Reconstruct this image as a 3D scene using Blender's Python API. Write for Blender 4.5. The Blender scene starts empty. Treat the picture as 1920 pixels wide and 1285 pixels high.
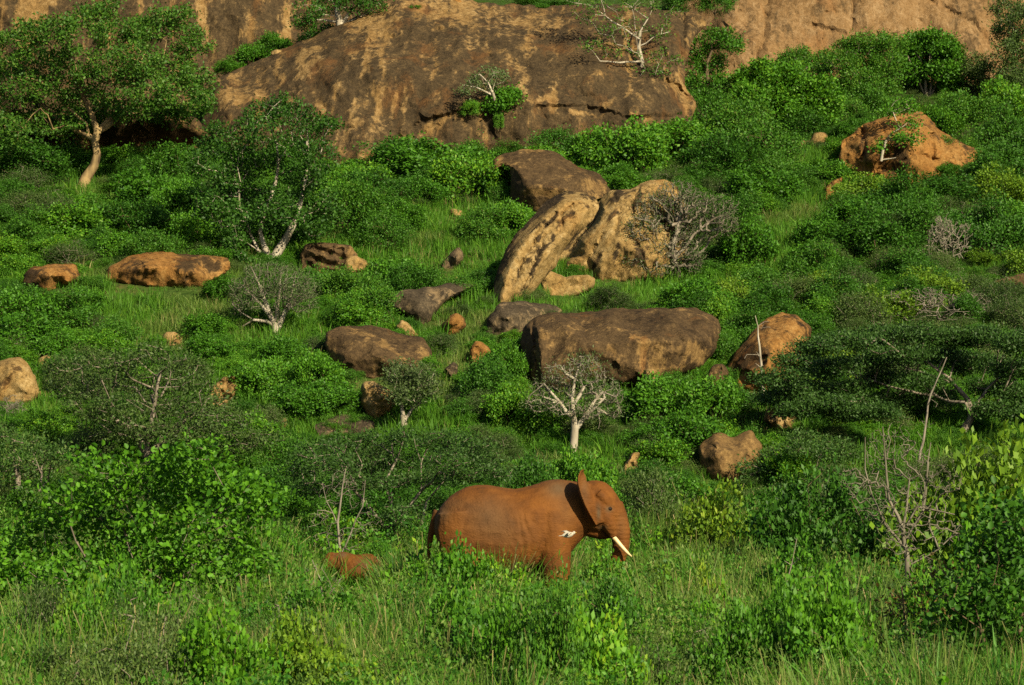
import bpy, math, random
import numpy as np
from mathutils import Vector, Matrix
from mathutils.geometry import delaunay_2d_cdt

# ------------------------------------------------------------------ camera, sky, sun, exposure
SC = bpy.context.scene
COL = SC.collection
FPX = 5700.0                       # focal length in photo pixels (1920 wide)
CAMZ = 3.0                         # eye height in a safari vehicle
PITCH = math.atan((905 - 642.5) / FPX)
cam_d = bpy.data.cameras.new('camera')
cam = bpy.data.objects.new('camera', cam_d)
COL.objects.link(cam)
cam.location = (0, 0, CAMZ)
cam.rotation_euler = (math.pi / 2 + PITCH, 0, 0)
cam_d.sensor_width = 36.0
cam_d.lens = FPX / 1920 * 36.0
cam_d.clip_start = 0.5
cam_d.clip_end = 3000
cam_d.dof.use_dof = True
cam_d.dof.focus_distance = 72
cam_d.dof.aperture_fstop = 7.0
SC.camera = cam

SUN_FROM = Vector((0.50, -0.74, 0.52)).normalized()
SUN_EL = math.asin(SUN_FROM.z)
SUN_AZ = math.atan2(SUN_FROM.x, SUN_FROM.y)
world = bpy.data.worlds.new('World')
SC.world = world
world.use_nodes = True
wn = world.node_tree
sky = wn.nodes.new('ShaderNodeTexSky')
sky.sky_type = 'NISHITA'
sky.sun_disc = False
sky.sun_elevation = SUN_EL
sky.sun_rotation = SUN_AZ
wn.links.new(sky.outputs[0], wn.nodes['Background'].inputs[0])
wn.nodes['Background'].inputs[1].default_value = 0.050
sun_d = bpy.data.lights.new('sun', 'SUN')
sun_d.energy = 5.0
sun_d.angle = math.radians(0.5)
sun_d.color = (1.0, 0.86, 0.60)
sun = bpy.data.objects.new('sun', sun_d)
COL.objects.link(sun)
sun.location = (40, -40, 60)
sun.rotation_euler = (-SUN_FROM).to_track_quat('-Z', 'Y').to_euler()
SC.view_settings.view_transform = 'Standard'
SC.view_settings.look = 'None'
SC.view_settings.exposure = 0.86
SC.view_settings.gamma = 1.0
SC.view_settings.use_curve_mapping = False
SC.render.engine = 'CYCLES'
SC.cycles.max_bounces = 5
SC.cycles.diffuse_bounces = 3
SC.cycles.glossy_bounces = 1
SC.cycles.transmission_bounces = 2
SC.cycles.transparent_max_bounces = 4
SC.cycles.use_denoising = False

# ------------------------------------------------------------------ numeric helpers
rng = np.random.default_rng(11)
random.seed(11)
CP, SP = math.cos(PITCH), math.sin(PITCH)

def at(px, py, depth):
    """photo pixel -> world point whose distance along +Y is depth"""
    x = (px - 960.0) / FPX
    z = (642.5 - py) / FPX
    fy, fz = CP - z * SP, SP + z * CP
    return Vector((x / fy * depth, depth, CAMZ + fz / fy * depth))

def at_np(px, py, depth):
    x = (px - 960.0) / FPX
    z = (642.5 - py) / FPX
    fy, fz = CP - z * SP, SP + z * CP
    return np.stack([x / fy * depth, depth + 0 * px, CAMZ + fz / fy * depth], -1)

def to_px(p):
    x, y, z = p[0], p[1], p[2] - CAMZ
    f = y * CP + z * SP
    u = -y * SP + z * CP
    return 960 + FPX * x / f, 642.5 - FPX * u / f

def _hash(ix, iy, iz, seed):
    h = (ix.astype(np.int64) * 374761393 + iy.astype(np.int64) * 668265263 + iz.astype(np.int64) * 2147483647 + seed * 974634777) & 0xFFFFFFFF
    h = ((h ^ (h >> 13)) * 1274126177) & 0xFFFFFFFF
    h = ((h ^ (h >> 16)) * 2246822519) & 0xFFFFFFFF
    return ((h ^ (h >> 15)) & 0xFFFFFF) / float(0xFFFFFF)

def vnoise(p, seed=0):
    p = np.asarray(p, float)
    i = np.floor(p).astype(np.int64)
    f = p - i
    f = f * f * f * (f * (f * 6 - 15) + 10)
    r = 0
    for dx in (0, 1):
        for dy in (0, 1):
            for dz in (0, 1):
                w = (f[..., 0] if dx else 1 - f[..., 0]) * (f[..., 1] if dy else 1 - f[..., 1]) * (f[..., 2] if dz else 1 - f[..., 2])
                r = r + w * _hash(i[..., 0] + dx, i[..., 1] + dy, i[..., 2] + dz, seed)
    return r * 2 - 1

def fbm(p, octaves=4, seed=0, gain=0.5):
    p = np.asarray(p, float)
    a, r = 1.0, 0
    for o in range(octaves):
        r = r + a * vnoise(p * (2.03 ** o) + o * 17.3, seed + o)
        a *= gain
    return r

PROF_Y = [-100, 30, 60, 63, 66, 70, 75, 80, 88, 94, 101, 109, 118, 123, 135, 150, 200, 300, 600]
PROF_Z = [-0.3, -0.1, 0.0, 0.12, 0.48, 1.25, 2.5, 3.75, 6.0, 7.9, 10.1, 12.5, 15.4, 17.1, 21.2, 26.3, 42, 60, 75]
_py = np.linspace(-100, 600, 2801)
_pz = np.interp(_py, PROF_Y, PROF_Z)
_k = np.hanning(21); _k /= _k.sum()
_pz = np.convolve(np.pad(_pz, 10, mode='edge'), _k, 'valid')

def terr(x, y):
    x = np.asarray(x, float); y = np.asarray(y, float)
    z = np.interp(y, _py, _pz)
    amp = np.clip((y - 62) / 14, 0.0, 1.0)
    n = fbm(np.stack([x * 0.16, y * 0.16, 0 * x], -1), 3, 5)
    return z + amp * 0.32 * n + (1 - amp) * 0.03 * n

_marchy = np.linspace(25, 230, 1640)
def ground(px, py):
    """where the view ray of a pixel meets the terrain"""
    P = at_np(np.full_like(_marchy, px), np.full_like(_marchy, py), _marchy)
    below = P[:, 2] <= terr(P[:, 0], P[:, 1])
    k = np.argmax(below) if below.any() else len(_marchy) - 1
    q = P[k]
    return Vector((q[0], q[1], float(terr(q[0], q[1]))))

# ------------------------------------------------------------------ mesh helpers
def mesh_np(name, V, quads=None, tris=None, mat=None, smooth=False, attrs=None):
    V = np.asarray(V, np.float32).reshape(-1, 3)
    m = bpy.data.meshes.new(name)
    m.vertices.add(len(V))
    m.vertices.foreach_set('co', V.ravel())
    fl, ls, lt, pos = [], [], [], 0
    for F, k in ((quads, 4), (tris, 3)):
        if F is None or len(F) == 0:
            continue
        F = np.asarray(F, np.int32).reshape(-1, k)
        fl.append(F.ravel())
        ls.append(pos + np.arange(len(F), dtype=np.int32) * k)
        lt.append(np.full(len(F), k, np.int32))
        pos += F.size
    fl = np.concatenate(fl); ls = np.concatenate(ls); lt = np.concatenate(lt)
    m.loops.add(len(fl)); m.loops.foreach_set('vertex_index', fl)
    m.polygons.add(len(ls)); m.polygons.foreach_set('loop_start', ls); m.polygons.foreach_set('loop_total', lt)
    if smooth:
        m.polygons.foreach_set('use_smooth', np.ones(len(ls), bool))
    for k, a in (attrs or {}).items():
        at_ = m.attributes.new(k, 'FLOAT', 'POINT')
        at_.data.foreach_set('value', np.asarray(a, np.float32).ravel())
    m.update(calc_edges=True)
    if mat:
        m.materials.append(mat)
    return m

def obj(name, mesh, parent=None, loc=None):
    o = bpy.data.objects.new(name, mesh)
    COL.objects.link(o)
    if parent is not None:
        o.parent = parent
    if loc is not None:
        o.location = loc
    return o

def tag(o, label, cat, group=None, kind=None):
    o['label'] = label
    if cat: o['category'] = cat
    if group: o['group'] = group
    if kind: o['kind'] = kind
    return o

def empty(name, loc, label, cat, group=None, rz=0.0):
    o = bpy.data.objects.new(name, None)
    COL.objects.link(o)
    o.location = loc
    o.rotation_euler = (0, 0, rz)
    o.empty_display_size = 0.2
    return tag(o, label, cat, group)

def frusta(P0, P1, R0, R1, sides):
    P0 = np.asarray(P0); P1 = np.asarray(P1)
    n = len(P0)
    t = P1 - P0
    t = t / (np.linalg.norm(t, axis=1, keepdims=True) + 1e-9)
    a = np.where(np.abs(t[:, 2:3]) > 0.9, np.array([[1., 0, 0]]), np.array([[0, 0, 1.]]))
    u = np.cross(t, a); u /= np.linalg.norm(u, axis=1, keepdims=True) + 1e-9
    v = np.cross(t, u)
    ang = np.arange(sides) * 2 * math.pi / sides
    ring = np.cos(ang)[None, :, None] * u[:, None, :] + np.sin(ang)[None, :, None] * v[:, None, :]
    A = P0[:, None, :] + ring * np.asarray(R0)[:, None, None]
    B = P1[:, None, :] + ring * np.asarray(R1)[:, None, None]
    V = np.concatenate([A, B], 1).reshape(-1, 3)
    base = (np.arange(n) * 2 * sides)[:, None, None]
    k = np.arange(sides)
    q = np.stack([k, (k + 1) % sides, (k + 1) % sides + sides, k + sides], -1)[None]
    return V, (base + q).reshape(-1, 4)

def cat_geo(parts):
    Vs, Qs, off = [], [], 0
    for V, Q in parts:
        Vs.append(V); Qs.append(Q + off); off += len(V)
    return np.concatenate(Vs), np.concatenate(Qs)

def unit(a):
    return a / (np.linalg.norm(a, axis=-1, keepdims=True) + 1e-9)

def skeleton(trunks, attr, r_tip=0.008, bf=0.35, step=0.3, jit=0.06, expo=2.5, seed=0, trunk_r=None, droop=0.0):
    """grow branches from trunk polylines to every attractor point; returns nodes, parents, radii"""
    r_ = np.random.default_rng(seed)
    nodes, par, plen, fixed = [], [], [], {}
    for tr in trunks:                                       # [(x,y,z,r), ...]
        prev = -1
        if nodes:
            d = np.linalg.norm(np.array(nodes) - np.array(tr[0][:3]), axis=1)
            prev = int(np.argmin(d))
            if d[prev] > 0.6 * step + 1e-3 and len(tr) > 1:
                prev = 0 if d[0] < 0.8 else prev
        for k, q in enumerate(tr):
            p = np.array(q[:3], float)
            if k == 0 and prev >= 0 and np.linalg.norm(nodes[prev] - p) < 1e-4:
                continue
            if prev >= 0:
                a = nodes[prev]; L = np.linalg.norm(p - a); m = max(1, int(L / step))
                ra = fixed.get(prev, q[3])
                for s in range(1, m + 1):
                    f = s / m
                    w = r_.normal(0, jit * 0.35, 3) * (s < m)
                    nodes.append(a + (p - a) * f + w); par.append(prev if s == 1 else len(nodes) - 2)
                    plen.append(plen[par[-1]] + L / m); fixed[len(nodes) - 1] = ra + (q[3] - ra) * f
                prev = len(nodes) - 1
            else:
                nodes.append(p); par.append(-1); plen.append(0.0); fixed[0] = q[3]; prev = 0
    root = nodes[0]
    attr = np.asarray(attr, float)
    order = np.argsort(np.linalg.norm(attr - np.array(nodes[-1]), axis=1))
    N = np.zeros((len(nodes) + len(attr) * 14 + 50, 3)); N[:len(nodes)] = nodes
    PL = np.zeros(len(N)); PL[:len(nodes)] = plen
    cnt = len(nodes); par = list(par)
    ends = []
    for ai in order:
        p = attr[ai]
        d = np.linalg.norm(N[:cnt] - p, axis=1) + bf * PL[:cnt] + 0.25 * np.maximum(0, N[:cnt, 2] - p[2])
        d[:2] += 0.3
        j = int(np.argmin(d))
        a = N[j].copy(); L = np.linalg.norm(p - a); m = min(12, max(1, int(L / step)))
        perp = r_.normal(0, 1, 3) * 0.10 * L
        for s in range(1, m + 1):
            if cnt >= len(N) - 2: break
            f = s / m
            w = perp * math.sin(f * math.pi) + np.array([0, 0, 0.12 * L * math.sin(f * math.pi)]) * (1 - droop * 2)
            N[cnt] = a + (p - a) * f + w + r_.normal(0, jit, 3) * (s < m)
            PL[cnt] = PL[j] + L / m
            par.append(j); j = cnt; cnt += 1
        ends.append(j)
    N = N[:cnt]; par = np.array(par[:cnt])
    acc = np.zeros(cnt); has = np.zeros(cnt, bool)
    for i in range(cnt):
        if par[i] >= 0: has[par[i]] = True
    acc[~has] = r_tip ** expo
    for i in range(cnt - 1, 0, -1):
        acc[par[i]] += acc[i]
    R = acc ** (1 / expo)
    for i, r in fixed.items():
        R[i] = r
    for i in range(cnt):
        if par[i] >= 0: R[i] = min(R[i], R[par[i]] * 1.0)
    return N, par, R, ends

def branch_geo(N, par, R, thick=0.045):
    i = np.nonzero(par >= 0)[0]
    r1 = R[i]; r0 = np.minimum(R[par[i]], r1 * 1.35)
    big = r1 > thick
    out = []
    for sel, s in ((big, 7), (~big, 3)):
        k = i[sel]
        if len(k):
            P1 = N[k]; P0 = N[par[k]]
            if s == 7:
                t = unit(P1 - P0); P1 = P1 + t * r1[sel][:, None] * 0.25
            out.append(frusta(P0, P1, r0[sel], r1[sel], s))
    return cat_geo(out)

def leaf_geo(C, n_per, spread, L, W, center, seed=0, up=0.6, out=0.7, wide=False, sq=0.75, fold=0.22):
    """n_per leaves scattered round every point of C"""
    r_ = np.random.default_rng(seed)
    C = np.repeat(np.asarray(C, float), n_per, 0)
    n = len(C)
    P = C + r_.normal(0, 1, (n, 3)) * spread * np.array([1, 1, sq])
    o = unit(P - np.asarray(center))
    D = unit(r_.normal(0, 1, (n, 3)) + out * o)
    Nn = unit(r_.normal(0, 0.7, (n, 3)) + up * np.array([0, 0, 1.]) + 0.5 * o)
    S = unit(np.cross(D, Nn)); Nn = np.cross(S, D)
    l = (L * r_.uniform(0.6, 1.3, n))[:, None]; w = l * W / L
    tint = r_.uniform(0, 1, n)
    if wide:
        pts = [P, P + D * l * .28 + S * w * .46 + Nn * w * fold, P + D * l * .68 + S * w * .40 + Nn * w * fold, P + D * l,
               P + D * l * .68 - S * w * .40 + Nn * w * fold, P + D * l * .28 - S * w * .46 + Nn * w * fold]
        V = np.stack(pts, 1).reshape(-1, 3)
        b = (np.arange(n) * 6)[:, None]
        Q = np.concatenate([b + np.array([[0, 1, 2, 3]]), b + np.array([[0, 3, 4, 5]])])
        return V, Q, np.repeat(tint, 6)
    V = np.stack([P, P + D * l * .5 + S * w * .5, P + D * l, P + D * l * .5 - S * w * .5], 1).reshape(-1, 3)
    Q = (np.arange(n) * 4)[:, None] + np.array([[0, 1, 2, 3]])
    return V, Q, np.repeat(tint, 4)

# ------------------------------------------------------------------ materials
def nt(name):
    m = bpy.data.materials.new(name); m.use_nodes = True
    t = m.node_tree
    for n in list(t.nodes): t.nodes.remove(n)
    return m, t, t.nodes, t.links

def ramp(N, stops):
    r = N.new('ShaderNodeValToRGB')
    e = r.color_ramp.elements
    while len(e) < len(stops): e.new(0.5)
    for k, (p, c) in enumerate(stops):
        e[k].position = p; e[k].color = (*c, 1)
    return r

def math_node(N, L, op, a, b=None):
    n = N.new('ShaderNodeMath'); n.operation = op
    for k, v in enumerate((a, b)):
        if v is None: continue
        if isinstance(v, (int, float)): n.inputs[k].default_value = v
        else: L.new(v, n.inputs[k])
    return n.outputs[0]

def leaf_mat(name, dark, light, extra=None, trans=0.28, rough=0.55, spec=0.25):
    """two-tone leaves: per-leaf tint plus a per-plant shift"""
    m, t, N, L = nt(name)
    a = N.new('ShaderNodeAttribute'); a.attribute_name = 'tint'
    oi = N.new('ShaderNodeObjectInfo')
    f = math_node(N, L, 'ADD', math_node(N, L, 'MULTIPLY', a.outputs['Fac'], 0.62), math_node(N, L, 'MULTIPLY', oi.outputs['Random'], 0.38))
    stops = [(0.08, dark), (0.75, light)] + ([(0.97, extra)] if extra else [])
    r = ramp(N, stops); L.new(f, r.inputs[0])
    p = N.new('ShaderNodeBsdfPrincipled'); L.new(r.outputs[0], p.inputs['Base Color'])
    p.inputs['Roughness'].default_value = rough; p.inputs['Specular IOR Level'].default_value = spec
    tr = N.new('ShaderNodeBsdfTranslucent')
    hs = N.new('ShaderNodeHueSaturation'); hs.inputs['Value'].default_value = 1.25; hs.inputs['Hue'].default_value = 0.485
    L.new(r.outputs[0], hs.inputs['Color']); L.new(hs.outputs[0], tr.inputs[0])
    mx = N.new('ShaderNodeMixShader'); mx.inputs[0].default_value = trans
    L.new(p.outputs[0], mx.inputs[1]); L.new(tr.outputs[0], mx.inputs[2])
    o = N.new('ShaderNodeOutputMaterial'); L.new(mx.outputs[0], o.inputs[0])
    return m

def bark_mat(name, c0, c1, scale=6.0):
    m, t, N, L = nt(name)
    tc = N.new('ShaderNodeTexCoord')
    mp = N.new('ShaderNodeMapping'); mp.inputs['Scale'].default_value = (scale, scale, scale * 0.35)
    L.new(tc.outputs['Object'], mp.inputs[0])
    n = N.new('ShaderNodeTexNoise'); n.inputs['Scale'].default_value = 1.0; n.inputs['Detail'].default_value = 5
    L.new(mp.outputs[0], n.inputs['Vector'])
    r = ramp(N, [(0.32, c0), (0.62, c1)]); L.new(n.outputs[0], r.inputs[0])
    p = N.new('ShaderNodeBsdfPrincipled'); L.new(r.outputs[0], p.inputs['Base Color'])
    p.inputs['Roughness'].default_value = 0.85; p.inputs['Specular IOR Level'].default_value = 0.15
    o = N.new('ShaderNodeOutputMaterial'); L.new(p.outputs[0], o.inputs[0])
    return m

def rock_mat(name, fresh, stain, patina, bias=0.0, streak=1.0, tilt=0.0, patina_top=0.0, bump=0.5, stain_amt=0.0, soft=(-0.10, 0.14), tanw=0.6, joint=0.62, blw=1.0, fiw=0.75):
    """weathered granite. fresh: 3 tones of bared stone; stain: rust wash; patina: 3 tones of the dark skin that breaks off in
    streaks and plates; the 'tan' attribute marks where the skin has come off; some minus strokes paint shade on boulders"""
    m, t, N, L = nt(name)
    tc = N.new('ShaderNodeTexCoord')
    def noise(scale3, det, rough=0.6, dist=0.0, rot=None, off=0.0):
        mp = N.new('ShaderNodeMapping'); mp.vector_type = 'TEXTURE'; mp.inputs['Scale'].default_value = tuple(1 / v for v in scale3)
        if rot: mp.inputs['Rotation'].default_value = rot
        mp.inputs['Location'].default_value = (off, off * .7, off * 1.3)
        L.new(tc.outputs['Object'], mp.inputs[0])
        n = N.new('ShaderNodeTexNoise'); n.inputs['Scale'].default_value = 1.0
        n.inputs['Detail'].default_value = det; n.inputs['Roughness'].default_value = rough; n.inputs['Distortion'].default_value = dist
        L.new(mp.outputs[0], n.inputs['Vector'])
        return math_node(N, L, 'SUBTRACT', n.outputs[0], 0.5)
    def mul(x, k): return math_node(N, L, 'MULTIPLY', x, k)
    def add(x, y): return math_node(N, L, 'ADD', x, y)
    rot = (0, tilt, 0)
    st = noise((1.5, 1.5, 0.14), 8, 0.68, 0.3, rot)
    st2 = noise((5.0, 5.0, 0.45), 8, 0.7, 0.2, rot, 3.1)
    bl = noise((0.42, 0.42, 0.42), 8, 0.66, 0.5, None, 7.7)
    fi = noise((6, 6, 6), 8, 0.78, 0.2, None, 1.3)
    gr = noise((22, 22, 22), 4, 0.7)
    a = N.new('ShaderNodeAttribute'); a.attribute_name = 'tan'
    f = add(add(mul(st, 1.3 * streak), mul(st2, 0.8 * streak)), add(mul(bl, blw), mul(fi, fiw)))
    f = add(f, mul(a.outputs['Fac'], tanw))
    if patina_top:
        g = N.new('ShaderNodeNewGeometry'); sx = N.new('ShaderNodeSeparateXYZ'); L.new(g.outputs['True Normal'], sx.inputs[0])
        mr = N.new('ShaderNodeMapRange'); mr.inputs[1].default_value = 0.35; mr.inputs[2].default_value = 0.8
        L.new(sx.outputs['Z'], mr.inputs[0])
        f = math_node(N, L, 'SUBTRACT', f, mul(mr.outputs[0], patina_top))
    f = add(f, bias)
    mk = N.new('ShaderNodeMapRange'); mk.interpolation_type = 'SMOOTHSTEP'; mk.inputs[1].default_value = soft[0]; mk.inputs[2].default_value = soft[1]
    L.new(f, mk.inputs[0])
    tone = add(add(mul(fi, 1.5), mul(bl, 0.9)), add(mul(st2, .9), 0.5))
    rf_ = ramp(N, [(0.15, fresh[0]), (0.5, fresh[1]), (0.85, fresh[2])]); L.new(tone, rf_.inputs[0])
    tone2 = add(add(mul(fi, 1.7), mul(st, 1.1)), add(mul(gr, .5), 0.5))
    rp = ramp(N, [(0.15, patina[0]), (0.5, patina[1]), (0.88, patina[2])]); L.new(tone2, rp.inputs[0])
    # rust wash over both
    sm = N.new('ShaderNodeMapRange'); sm.interpolation_type = 'SMOOTHSTEP'; sm.inputs[1].default_value = 0.02 - stain_amt; sm.inputs[2].default_value = 0.30 - stain_amt; sm.inputs[4].default_value = 0.75
    L.new(add(mul(noise((0.8, 0.8, 0.16), 7, 0.65, 0.3, rot, 21.0), 1.5), mul(fi, .4)), sm.inputs[0])
    m0 = N.new('ShaderNodeMix'); m0.data_type = 'RGBA'; L.new(mk.outputs[0], m0.inputs[0]); L.new(rp.outputs[0], m0.inputs[6]); L.new(rf_.outputs[0], m0.inputs[7])
    m1 = N.new('ShaderNodeMix'); m1.data_type = 'RGBA'; L.new(mul(sm.outputs[0], 0.55), m1.inputs[0]); L.new(m0.outputs[2], m1.inputs[6]); m1.inputs[7].default_value = (*stain, 1)
    # hairline joints
    mp = N.new('ShaderNodeMapping'); mp.inputs['Scale'].default_value = (0.34, 0.34, 0.2); mp.inputs['Rotation'].default_value = (0, tilt + .2, 0)
    L.new(tc.outputs['Object'], mp.inputs[0])
    dn = N.new('ShaderNodeTexNoise'); dn.inputs['Scale'].default_value = 1.6; dn.inputs['Detail'].default_value = 5; L.new(tc.outputs['Object'], dn.inputs['Vector'])
    va = N.new('ShaderNodeMixRGB'); va.blend_type = 'ADD'; va.inputs[0].default_value = 0.45; L.new(mp.outputs[0], va.inputs[1]); L.new(dn.outputs[1], va.inputs[2])
    vo = N.new('ShaderNodeTexVoronoi'); vo.feature = 'DISTANCE_TO_EDGE'; vo.inputs['Scale'].default_value = 1.0; L.new(va.outputs[0], vo.inputs['Vector'])
    ck = N.new('ShaderNodeMapRange'); ck.inputs[1].default_value = 0.0; ck.inputs[2].default_value = 0.022; ck.inputs[3].default_value = joint; ck.inputs[4].default_value = 1.0
    L.new(vo.outputs['Distance'], ck.inputs[0])
    sp = N.new('ShaderNodeMapRange'); sp.inputs[1].default_value = -0.22; sp.inputs[2].default_value = 0.22; sp.inputs[3].default_value = 0.62; sp.inputs[4].default_value = 1.38
    L.new(gr, sp.inputs[0])
    m2 = N.new('ShaderNodeMix'); m2.data_type = 'RGBA'; m2.blend_type = 'MULTIPLY'; m2.inputs[0].default_value = 1.0
    L.new(m1.outputs[2], m2.inputs[6]); L.new(math_node(N, L, 'MULTIPLY', ck.outputs[0], sp.outputs[0]), m2.inputs[7])
    p = N.new('ShaderNodeBsdfPrincipled'); L.new(m2.outputs[2], p.inputs['Base Color'])
    p.inputs['Roughness'].default_value = 0.9; p.inputs['Specular IOR Level'].default_value = 0.12
    bp = N.new('ShaderNodeBump'); bp.inputs['Strength'].default_value = bump; bp.inputs['Distance'].default_value = 0.16
    h = add(add(mul(fi, 1.3), mul(st2, 0.8)), add(mul(mk.outputs[0], -0.22), mul(ck.outputs[0], 0.35)))
    L.new(h, bp.inputs['Height']); L.new(bp.outputs[0], p.inputs['Normal'])
    o = N.new('ShaderNodeOutputMaterial'); L.new(p.outputs[0], o.inputs[0])
    return m

TANS = ((0.14, 0.086, 0.029), (0.245, 0.162, 0.060), (0.35, 0.26, 0.125))
ORNG = ((0.11, 0.052, 0.014), (0.21, 0.105, 0.028), (0.30, 0.18, 0.062))
PATI = ((0.017, 0.012, 0.007), (0.042, 0.029, 0.015), (0.078, 0.054, 0.028))
BRWN = ((0.022, 0.014, 0.007), (0.052, 0.032, 0.014), (0.085, 0.053, 0.023))
RUST = (0.20, 0.075, 0.014)
M_cliff = rock_mat('weathered_granite_face', ((0.10, 0.06, 0.022), (0.185, 0.112, 0.04), (0.30, 0.205, 0.09)), (0.15, 0.062, 0.016), ((0.022, 0.016, 0.009), (0.052, 0.036, 0.018), (0.095, 0.064, 0.03)), -0.27, 2.0, 0.03, soft=(-0.18, 0.36), tanw=0.66, joint=.85, blw=.7, fiw=.4)
M_cliffp = rock_mat('pale_granite_face', ((0.105, 0.062, 0.025), (0.175, 0.105, 0.045), (0.245, 0.165, 0.085)), (0.20, 0.088, 0.025), ((0.05, 0.034, 0.017), (0.085, 0.056, 0.027), (0.125, 0.083, 0.042)), 0.22, 1.6, -0.06, soft=(-.2, .3), joint=.85, blw=.7, fiw=.45)
M_tan = rock_mat('tan_granite', TANS, (0.26, 0.125, 0.028), PATI, 0.14, 1.5, 0.66, stain_amt=-.05, blw=.8, fiw=.55)
M_orange = rock_mat('rust_orange_granite', ORNG, (0.22, 0.08, 0.014), BRWN, 0.05, 1.1, 0.1, stain_amt=.0, soft=(-.2, .16))
M_brown = rock_mat('brown_patina_granite', ((0.07, 0.043, 0.018), (0.14, 0.085, 0.032), (0.25, 0.16, 0.06)), RUST, ((0.026, 0.017, 0.009), (0.064, 0.041, 0.019), (0.105, 0.068, 0.031)), -0.10, 0.9, 0.15, patina_top=0.08, stain_amt=-.1)
M_grey = rock_mat('grey_patina_granite', ((0.08, 0.056, 0.03), (0.14, 0.10, 0.055), (0.23, 0.16, 0.08)), RUST, ((0.024, 0.019, 0.012), (0.055, 0.042, 0.026), (0.09, 0.07, 0.043)), -0.06, 0.8, 0.2, patina_top=0.1, stain_amt=-.12)

# leaf colours (linear albedo)
M_lf = {
 'leafy': leaf_mat('leaf_mid_green', (0.024, 0.095, 0.005), (0.078, 0.225, 0.011), (0.16, 0.30, 0.014)),
 'dark': leaf_mat('leaf_dark_green', (0.018, 0.072, 0.005), (0.056, 0.170, 0.011), (0.105, 0.22, 0.016)),
 'thorn': leaf_mat('leaf_olive_grey', (0.024, 0.054, 0.010), (0.072, 0.128, 0.024), (0.14, 0.18, 0.05), trans=0.2),
 'yellow': leaf_mat('leaf_yellow_green', (0.05175, 0.1281, 0.008), (0.1437, 0.2562, 0.014), (0.253, 0.3172, 0.02)),
 'fig': leaf_mat('leaf_fig_green', (0.019, 0.070, 0.007), (0.058, 0.155, 0.013), (0.115, 0.20, 0.02)),
 'near': leaf_mat('leaf_bright_green', (0.032, 0.12, 0.006), (0.112, 0.295, 0.012), (0.23, 0.36, 0.016), trans=0.35),
 'acacia': leaf_mat('leaf_acacia_green', (0.018, 0.052, 0.008), (0.052, 0.122, 0.018), (0.11, 0.155, 0.035), trans=0.2),
 'greyg': leaf_mat('leaf_grey_green', (0.0345, 0.061, 0.016), (0.09775, 0.1525, 0.045), trans=0.2),
 'grass': leaf_mat('grass_green', (0.0276, 0.1037, 0.008), (0.0782, 0.2257, 0.014), (0.1725, 0.2684, 0.025), trans=0.3),
 'hillgrass': leaf_mat('grass_sunny', (0.036, 0.115, 0.007), (0.088, 0.225, 0.014), (0.16, 0.27, 0.025), trans=0.3),  # brighter copy of the grass tone, sunlit look put into the colour
 'grassy': leaf_mat('grass_olive', (0.048, 0.112, 0.012), (0.12, 0.205, 0.030), (0.22, 0.26, 0.07), trans=0.3),
 'straw': leaf_mat('grass_straw', (0.115, 0.122, 0.035), (0.253, 0.2318, 0.08), (0.3795, 0.305, 0.13), trans=0.2),
 'forb': leaf_mat('forb_green', (0.0207, 0.0915, 0.007), (0.069, 0.2196, 0.014), (0.138, 0.2928, 0.02), trans=0.3),
 'bronze': leaf_mat('leaf_bronze', (0.0575, 0.061, 0.012), (0.1725, 0.1037, 0.022), (0.115, 0.1586, 0.02), trans=0.25),
}
M_pale = bark_mat('bark_pale_grey', (0.17, 0.145, 0.10), (0.38, 0.34, 0.265), 4)
M_greyb = bark_mat('bark_grey', (0.085, 0.070, 0.050), (0.22, 0.19, 0.145))
M_twig = bark_mat('twig_grey_olive', (0.075, 0.068, 0.045), (0.17, 0.155, 0.115))
M_dead = bark_mat('bark_dead_grey', (0.10, 0.085, 0.065), (0.23, 0.205, 0.16), 9)
M_stem = bark_mat('stem_brown', (0.05, 0.035, 0.02), (0.13, 0.095, 0.055))
M_fig = bark_mat('bark_fig_mottled', (0.05, 0.036, 0.02), (0.28, 0.20, 0.09), 3.5)

def ground_mat():
    m, t, N, L = nt('hillside_soil')
    tc = N.new('ShaderNodeTexCoord')
    n1 = N.new('ShaderNodeTexNoise'); n1.inputs['Scale'].default_value = 0.35; n1.inputs['Detail'].default_value = 6
    n2 = N.new('ShaderNodeTexNoise'); n2.inputs['Scale'].default_value = 5; n2.inputs['Detail'].default_value = 6
    L.new(tc.outputs['Object'], n1.inputs['Vector']); L.new(tc.outputs['Object'], n2.inputs['Vector'])
    f = math_node(N, L, 'ADD', math_node(N, L, 'MULTIPLY', n1.outputs[0], 0.6), math_node(N, L, 'MULTIPLY', n2.outputs[0], 0.5))
    r = ramp(N, [(0.30, (0.020, 0.040, 0.008)), (0.52, (0.038, 0.072, 0.013)), (0.70, (0.075, 0.075, 0.022)), (0.85, (0.17, 0.075, 0.03))])
    L.new(f, r.inputs[0])
    p = N.new('ShaderNodeBsdfPrincipled'); L.new(r.outputs[0], p.inputs['Base Color'])
    p.inputs['Roughness'].default_value = 0.95; p.inputs['Specular IOR Level'].default_value = 0.05
    b = N.new('ShaderNodeBump'); b.inputs['Strength'].default_value = 0.8; b.inputs['Distance'].default_value = 0.2
    L.new(n2.outputs[0], b.inputs['Height']); L.new(b.outputs[0], p.inputs['Normal'])
    o = N.new('ShaderNodeOutputMaterial'); L.new(p.outputs[0], o.inputs[0])
    return m

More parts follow.
